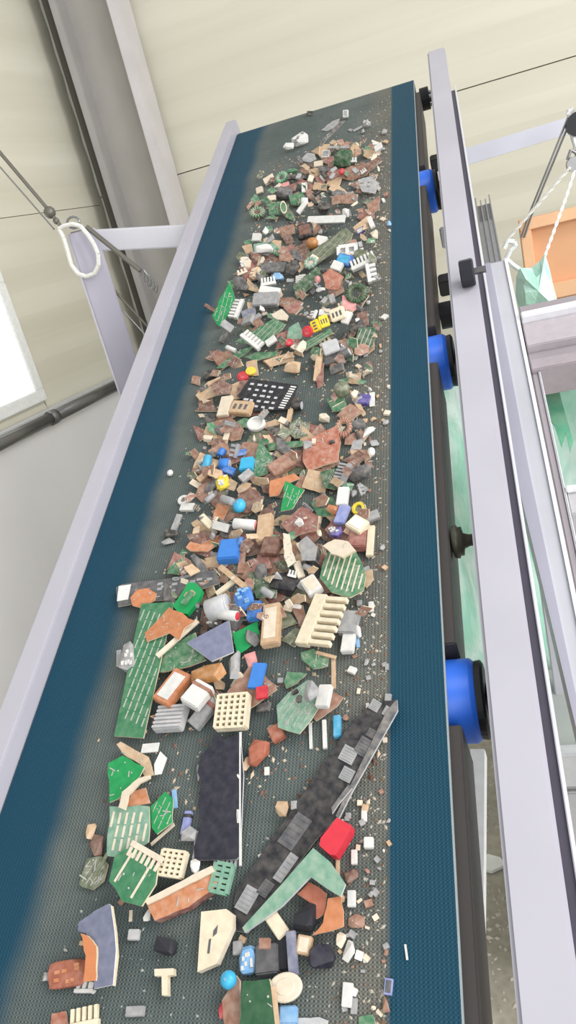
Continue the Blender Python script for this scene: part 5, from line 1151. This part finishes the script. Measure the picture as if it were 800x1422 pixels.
while cnt < NB+NS and tries < 9000:
    tries += 1; big = cnt < NB
    v = (195+800*random.random()**1.1 if random.random() < .45 else random.uniform(560, 890)) if big else 195+800*random.random()**1.45
    if big and v > 905: continue
    for (y0, a0, b0), (y1, a1, b1) in zip(OUT[:-1], OUT[1:]):
        if y0 <= v < y1: f = (v-y0)/(y1-y0); xl, xr = a0+(a1-a0)*f, b0+(b1-b0)*f; break
    else: continue
    if big: xl += 12; xr -= 12
    u = random.uniform(xl, xr)
    if any(r1 and ((u-x)/r1)**2+((v-y)/r2)**2 < 1 for x, y, r1, r2 in GAPS): continue
    if v > 860 and random.random() < .5: continue
    if v < 240 and random.random() < .4: continue
    hid = any(inside((u, v), q) for q in cover)
    if hid and not big: continue
    col, nm, _ = wchoice(); zn = next(z_[1] for z_ in ZN if v <= z_[0]) if v <= 1010 else 'the lower belt'
    if big: col, nm = random.choice((('brown', 'brown board'), ('dkbrown', 'dark brown board'), ('rose', 'reddish brown board'), ('brown', 'brown board'), ('tan', 'tan board'), ('olive', 'olive board'), ('dkgrey', 'dark grey plastic')))
    sz = (random.uniform(13, 23) if big else random.uniform(5.5, 12.5))*(.62+.6*(v/800)); base = .002 if big or v > 860 else random.choice((.002, .006, .012, .018, .024))
    cnt += 1; g = 'small %s bits in %s' % (nm, zn); lab = 'small %s bit among the pieces of %s' % (nm, zn)
    before = len(COL.objects)
    if 'board' in nm:
        n_ = random.choice((3, 4, 4, 5, 6)); a0_ = random.uniform(0, 6.3); e_ = random.uniform(.4, .9); r_ = random.uniform(0, 3.1)
        pts = []
        for i in range(n_):
            a = a0_+2*math.pi*i/n_+random.uniform(-.25, .25); x_, y_ = sz*math.cos(a), sz*e_*math.sin(a); pts.append((u+x_*math.cos(r_)-y_*math.sin(r_), v+(x_*math.sin(r_)+y_*math.cos(r_))*.8))
        o = b_('P', pts, col, lab, 'board', base=base, rx=(random.uniform(5, 22) if big else random.uniform(5, 65)) if v < 860 else None, ry=random.uniform(-8, 8) if big else random.uniform(-40, 40), name='broken_board' if big else 'board_shard', group=g, pads=random.choice((0, 3, 5)), dust=.35, th=random.choice((.0016, .0024)))
    else:
        kd = random.choice(('box', 'chunk', 'box', 'chunk', 'comb', 'can', 'stick')) if not big else 'chunk'
        o = p('%s' % kd, 'P', u, v, sz*random.uniform(1, 1.7), sz*random.uniform(.5, .95), random.uniform(-80, 80), col, lab, 'plastic', base=base, rx=random.uniform(0, 50), ry=random.uniform(-25, 25), name='plastic_bit', group=g, **({'teeth': 3} if kd == 'comb' else {}))
    NAMEIT.append((o, u, v, 'small '+nm+' bit', g))
# lone chips on the worn band
for k in range(190):
    v = 170+1240*random.random()
    u = random.uniform(470, 541) if random.random() < .68 else random.uniform(330-.33*(v-190)+55, 500)
    if u > 541 or u < 40: continue
    col = random.choice(('white', 'cream', 'grey', 'tan', 'grey', 'brown')); side = 'right' if u > 470 else 'left and middle'
    half = 'upper' if v < 700 else 'lower'
    sz = random.uniform(3, 7)*(.6+.8*v/1000)
    g = 'tiny %s chips, %s %s' % (col, half, side)
    o = p(random.choice(('box', 'chunk', 'box')), 'P', u, v, sz, sz*random.uniform(.5, 1.2), random.uniform(-90, 90), col, 'tiny %s chip in the dust, %s %s of the worn band' % (col, half, side), 'chip', rx=random.uniform(-5, 15), ry=random.uniform(-8, 8), name='loose_chip', group='tiny %s chips, %s %s' % (col, half, side))
    NAMEIT.append((o, u, v, 'tiny %s chip' % col, g))
# name every bit by the nearest piece one can point to
def to_px(w):
    q = M.T@(np.array(w)-CAM); return CX+F*q[0]/q[2], CY+F*q[1]/q[2]
CUT = (' in the ', ' at the ', ' right of ', ' left of ', ' below ', ' above ', ' under ', ' beside ', ' between ', ' by the ', ' lying ', ' behind ', ' near ', ' inside ', ' along ', ' touching ', ' of the ', ' right ', ' over ', ' leaning ', ' standing ', ' on ', ' against ', ', ')
bits = {x[0].name for x in NAMEIT}; LM = []
bpy.context.view_layer.update()
for o in COL.objects:
    if 'category' in o and o.name not in bits and o.parent is None:
        w = np.array(o.matrix_world.translation); hh = (w-CAM)@N+H
        if not (-.01 < hh < .15) or not (SL-.02 < w[0] < SR+.02) or o.name.startswith(('conveyor', 'metal_stand')): continue
        t_ = o['label']; k = min([t_.find(c_) for c_ in CUT if t_.find(c_) > 0]+[len(t_)]); LM.append([t_[:k], to_px(w)])
hc = {}
for h_, _ in LM: hc[h_] = hc.get(h_, 0)+1
LM = [x for x in LM if hc[x[0]] == 1 and 2 <= len(x[0].split()) <= 7]
used = set()
for o, u, v, what, g in NAMEIT:
    c_ = sorted(LM, key=lambda x: math.hypot(x[1][0]-u, (x[1][1]-v)))[:7]; done = False
    for far in ('just ', ''):
        for h_, (x, y) in c_[:3] if far else c_:
            dx, dy = u-x, v-y; w_ = ('right of' if dx > 0 else 'left of') if abs(dx) > abs(dy) else ('below' if dy > 0 else 'above')
            lab = '%s %s%s the %s' % (what, far, w_, h_)
            if lab not in used: used.add(lab); done = True; break
        if done: break
    if done: o['label'] = lab
    else: o['label'] = o['label']
# grit
def grit(name, n, fn, r0, r1, m, label, zfun):
    V = []; Fc = []
    for _ in range(n):
        s, t = fn(); r = random.uniform(r0, r1)*random.choice((.5, .7, 1)); a = random.uniform(0, 6.3); i = len(V); l = random.uniform(1, 2.2)
        for k in range(4):
            b_ = a+k*math.pi/2; rr = r*(l if k % 2 == 0 else 1); V.append(zfun(s+rr*math.cos(b_), t+rr*math.sin(b_), .0001))
        V.append(zfun(s, t, r*.9)); Fc += [(i, i+1, i+4), (i+1, i+2, i+4), (i+2, i+3, i+4), (i+3, i, i+4)]
    me = bpy.data.meshes.new(name); me.from_pydata([tuple(v) for v in V], [], Fc); me.materials.append(m)
    o = bpy.data.objects.new(name, me); COL.objects.link(o); tag(o, label, name.replace('_', ' ')); o['kind'] = 'stuff'; return o
def fr_right():
    return (-.190-abs(random.gauss(0, .045)), 2.6*random.random()**1.3)
def fr_all():
    return (random.uniform(-.59, -.19), 2.5*random.random())
BI = lambda s, t, h: B(s, t, h)
grit('pale_grit', 1500, fr_right, .0006, .0022, mat((176, 168, 154), .8, 0, 30), 'pale grit thickest along the right side of the worn band', BI)
grit('grey_grit', 1300, fr_all, .0005, .0018, mat((168, 168, 160), .8, 0, 30), 'fine grey grit spread over the whole worn band', BI)
grit('brown_grit', 900, fr_right, .0006, .0026, mat((120, 96, 78), .9, 0, 30), 'brown crumbs mixed along the right of the worn band', BI)
def fr_heap(): return random.uniform(-.57, -.2), .35+2.0*random.random()
grit('cream_crumbs', 1500, fr_heap, .0010, .0034, mat((206, 186, 160), .8, .2, 40), 'cream and tan crumbs strewn between the pieces of the heaps', BI)
grit('dark_brown_crumbs', 1800, fr_heap, .0012, .0040, mat((112, 82, 70), .8, .2, 40), 'dark brown crumbs strewn between the pieces of the heaps', BI)
grit('floor_gravel', 7000, lambda: (random.uniform(-1.2, 1.0), random.uniform(.2, 3.2)), .003, .010, mat((186, 180, 166), .8, .3, 6), 'pale gravel and crumbs scattered on the floor', lambda s, t, h: Vector((s, t, h)))
c = on_plane(682, 1196, [0, 0, .02], np.array([0, 0, 1.]))
bm = bmesh.new(); prism(bm, [(-.05, -.02), (.0, -.035), (.045, -.01), (.03, .02), (-.01, .035), (-.045, .015)], 0, .012, 0); o = mk('paper_scrap', bm, mat((235, 235, 230), .7), None, Matrix.Translation((c[0], c[1], .004))); tag(o, 'white scrap lying on the floor between belt and right rail', 'scrap')
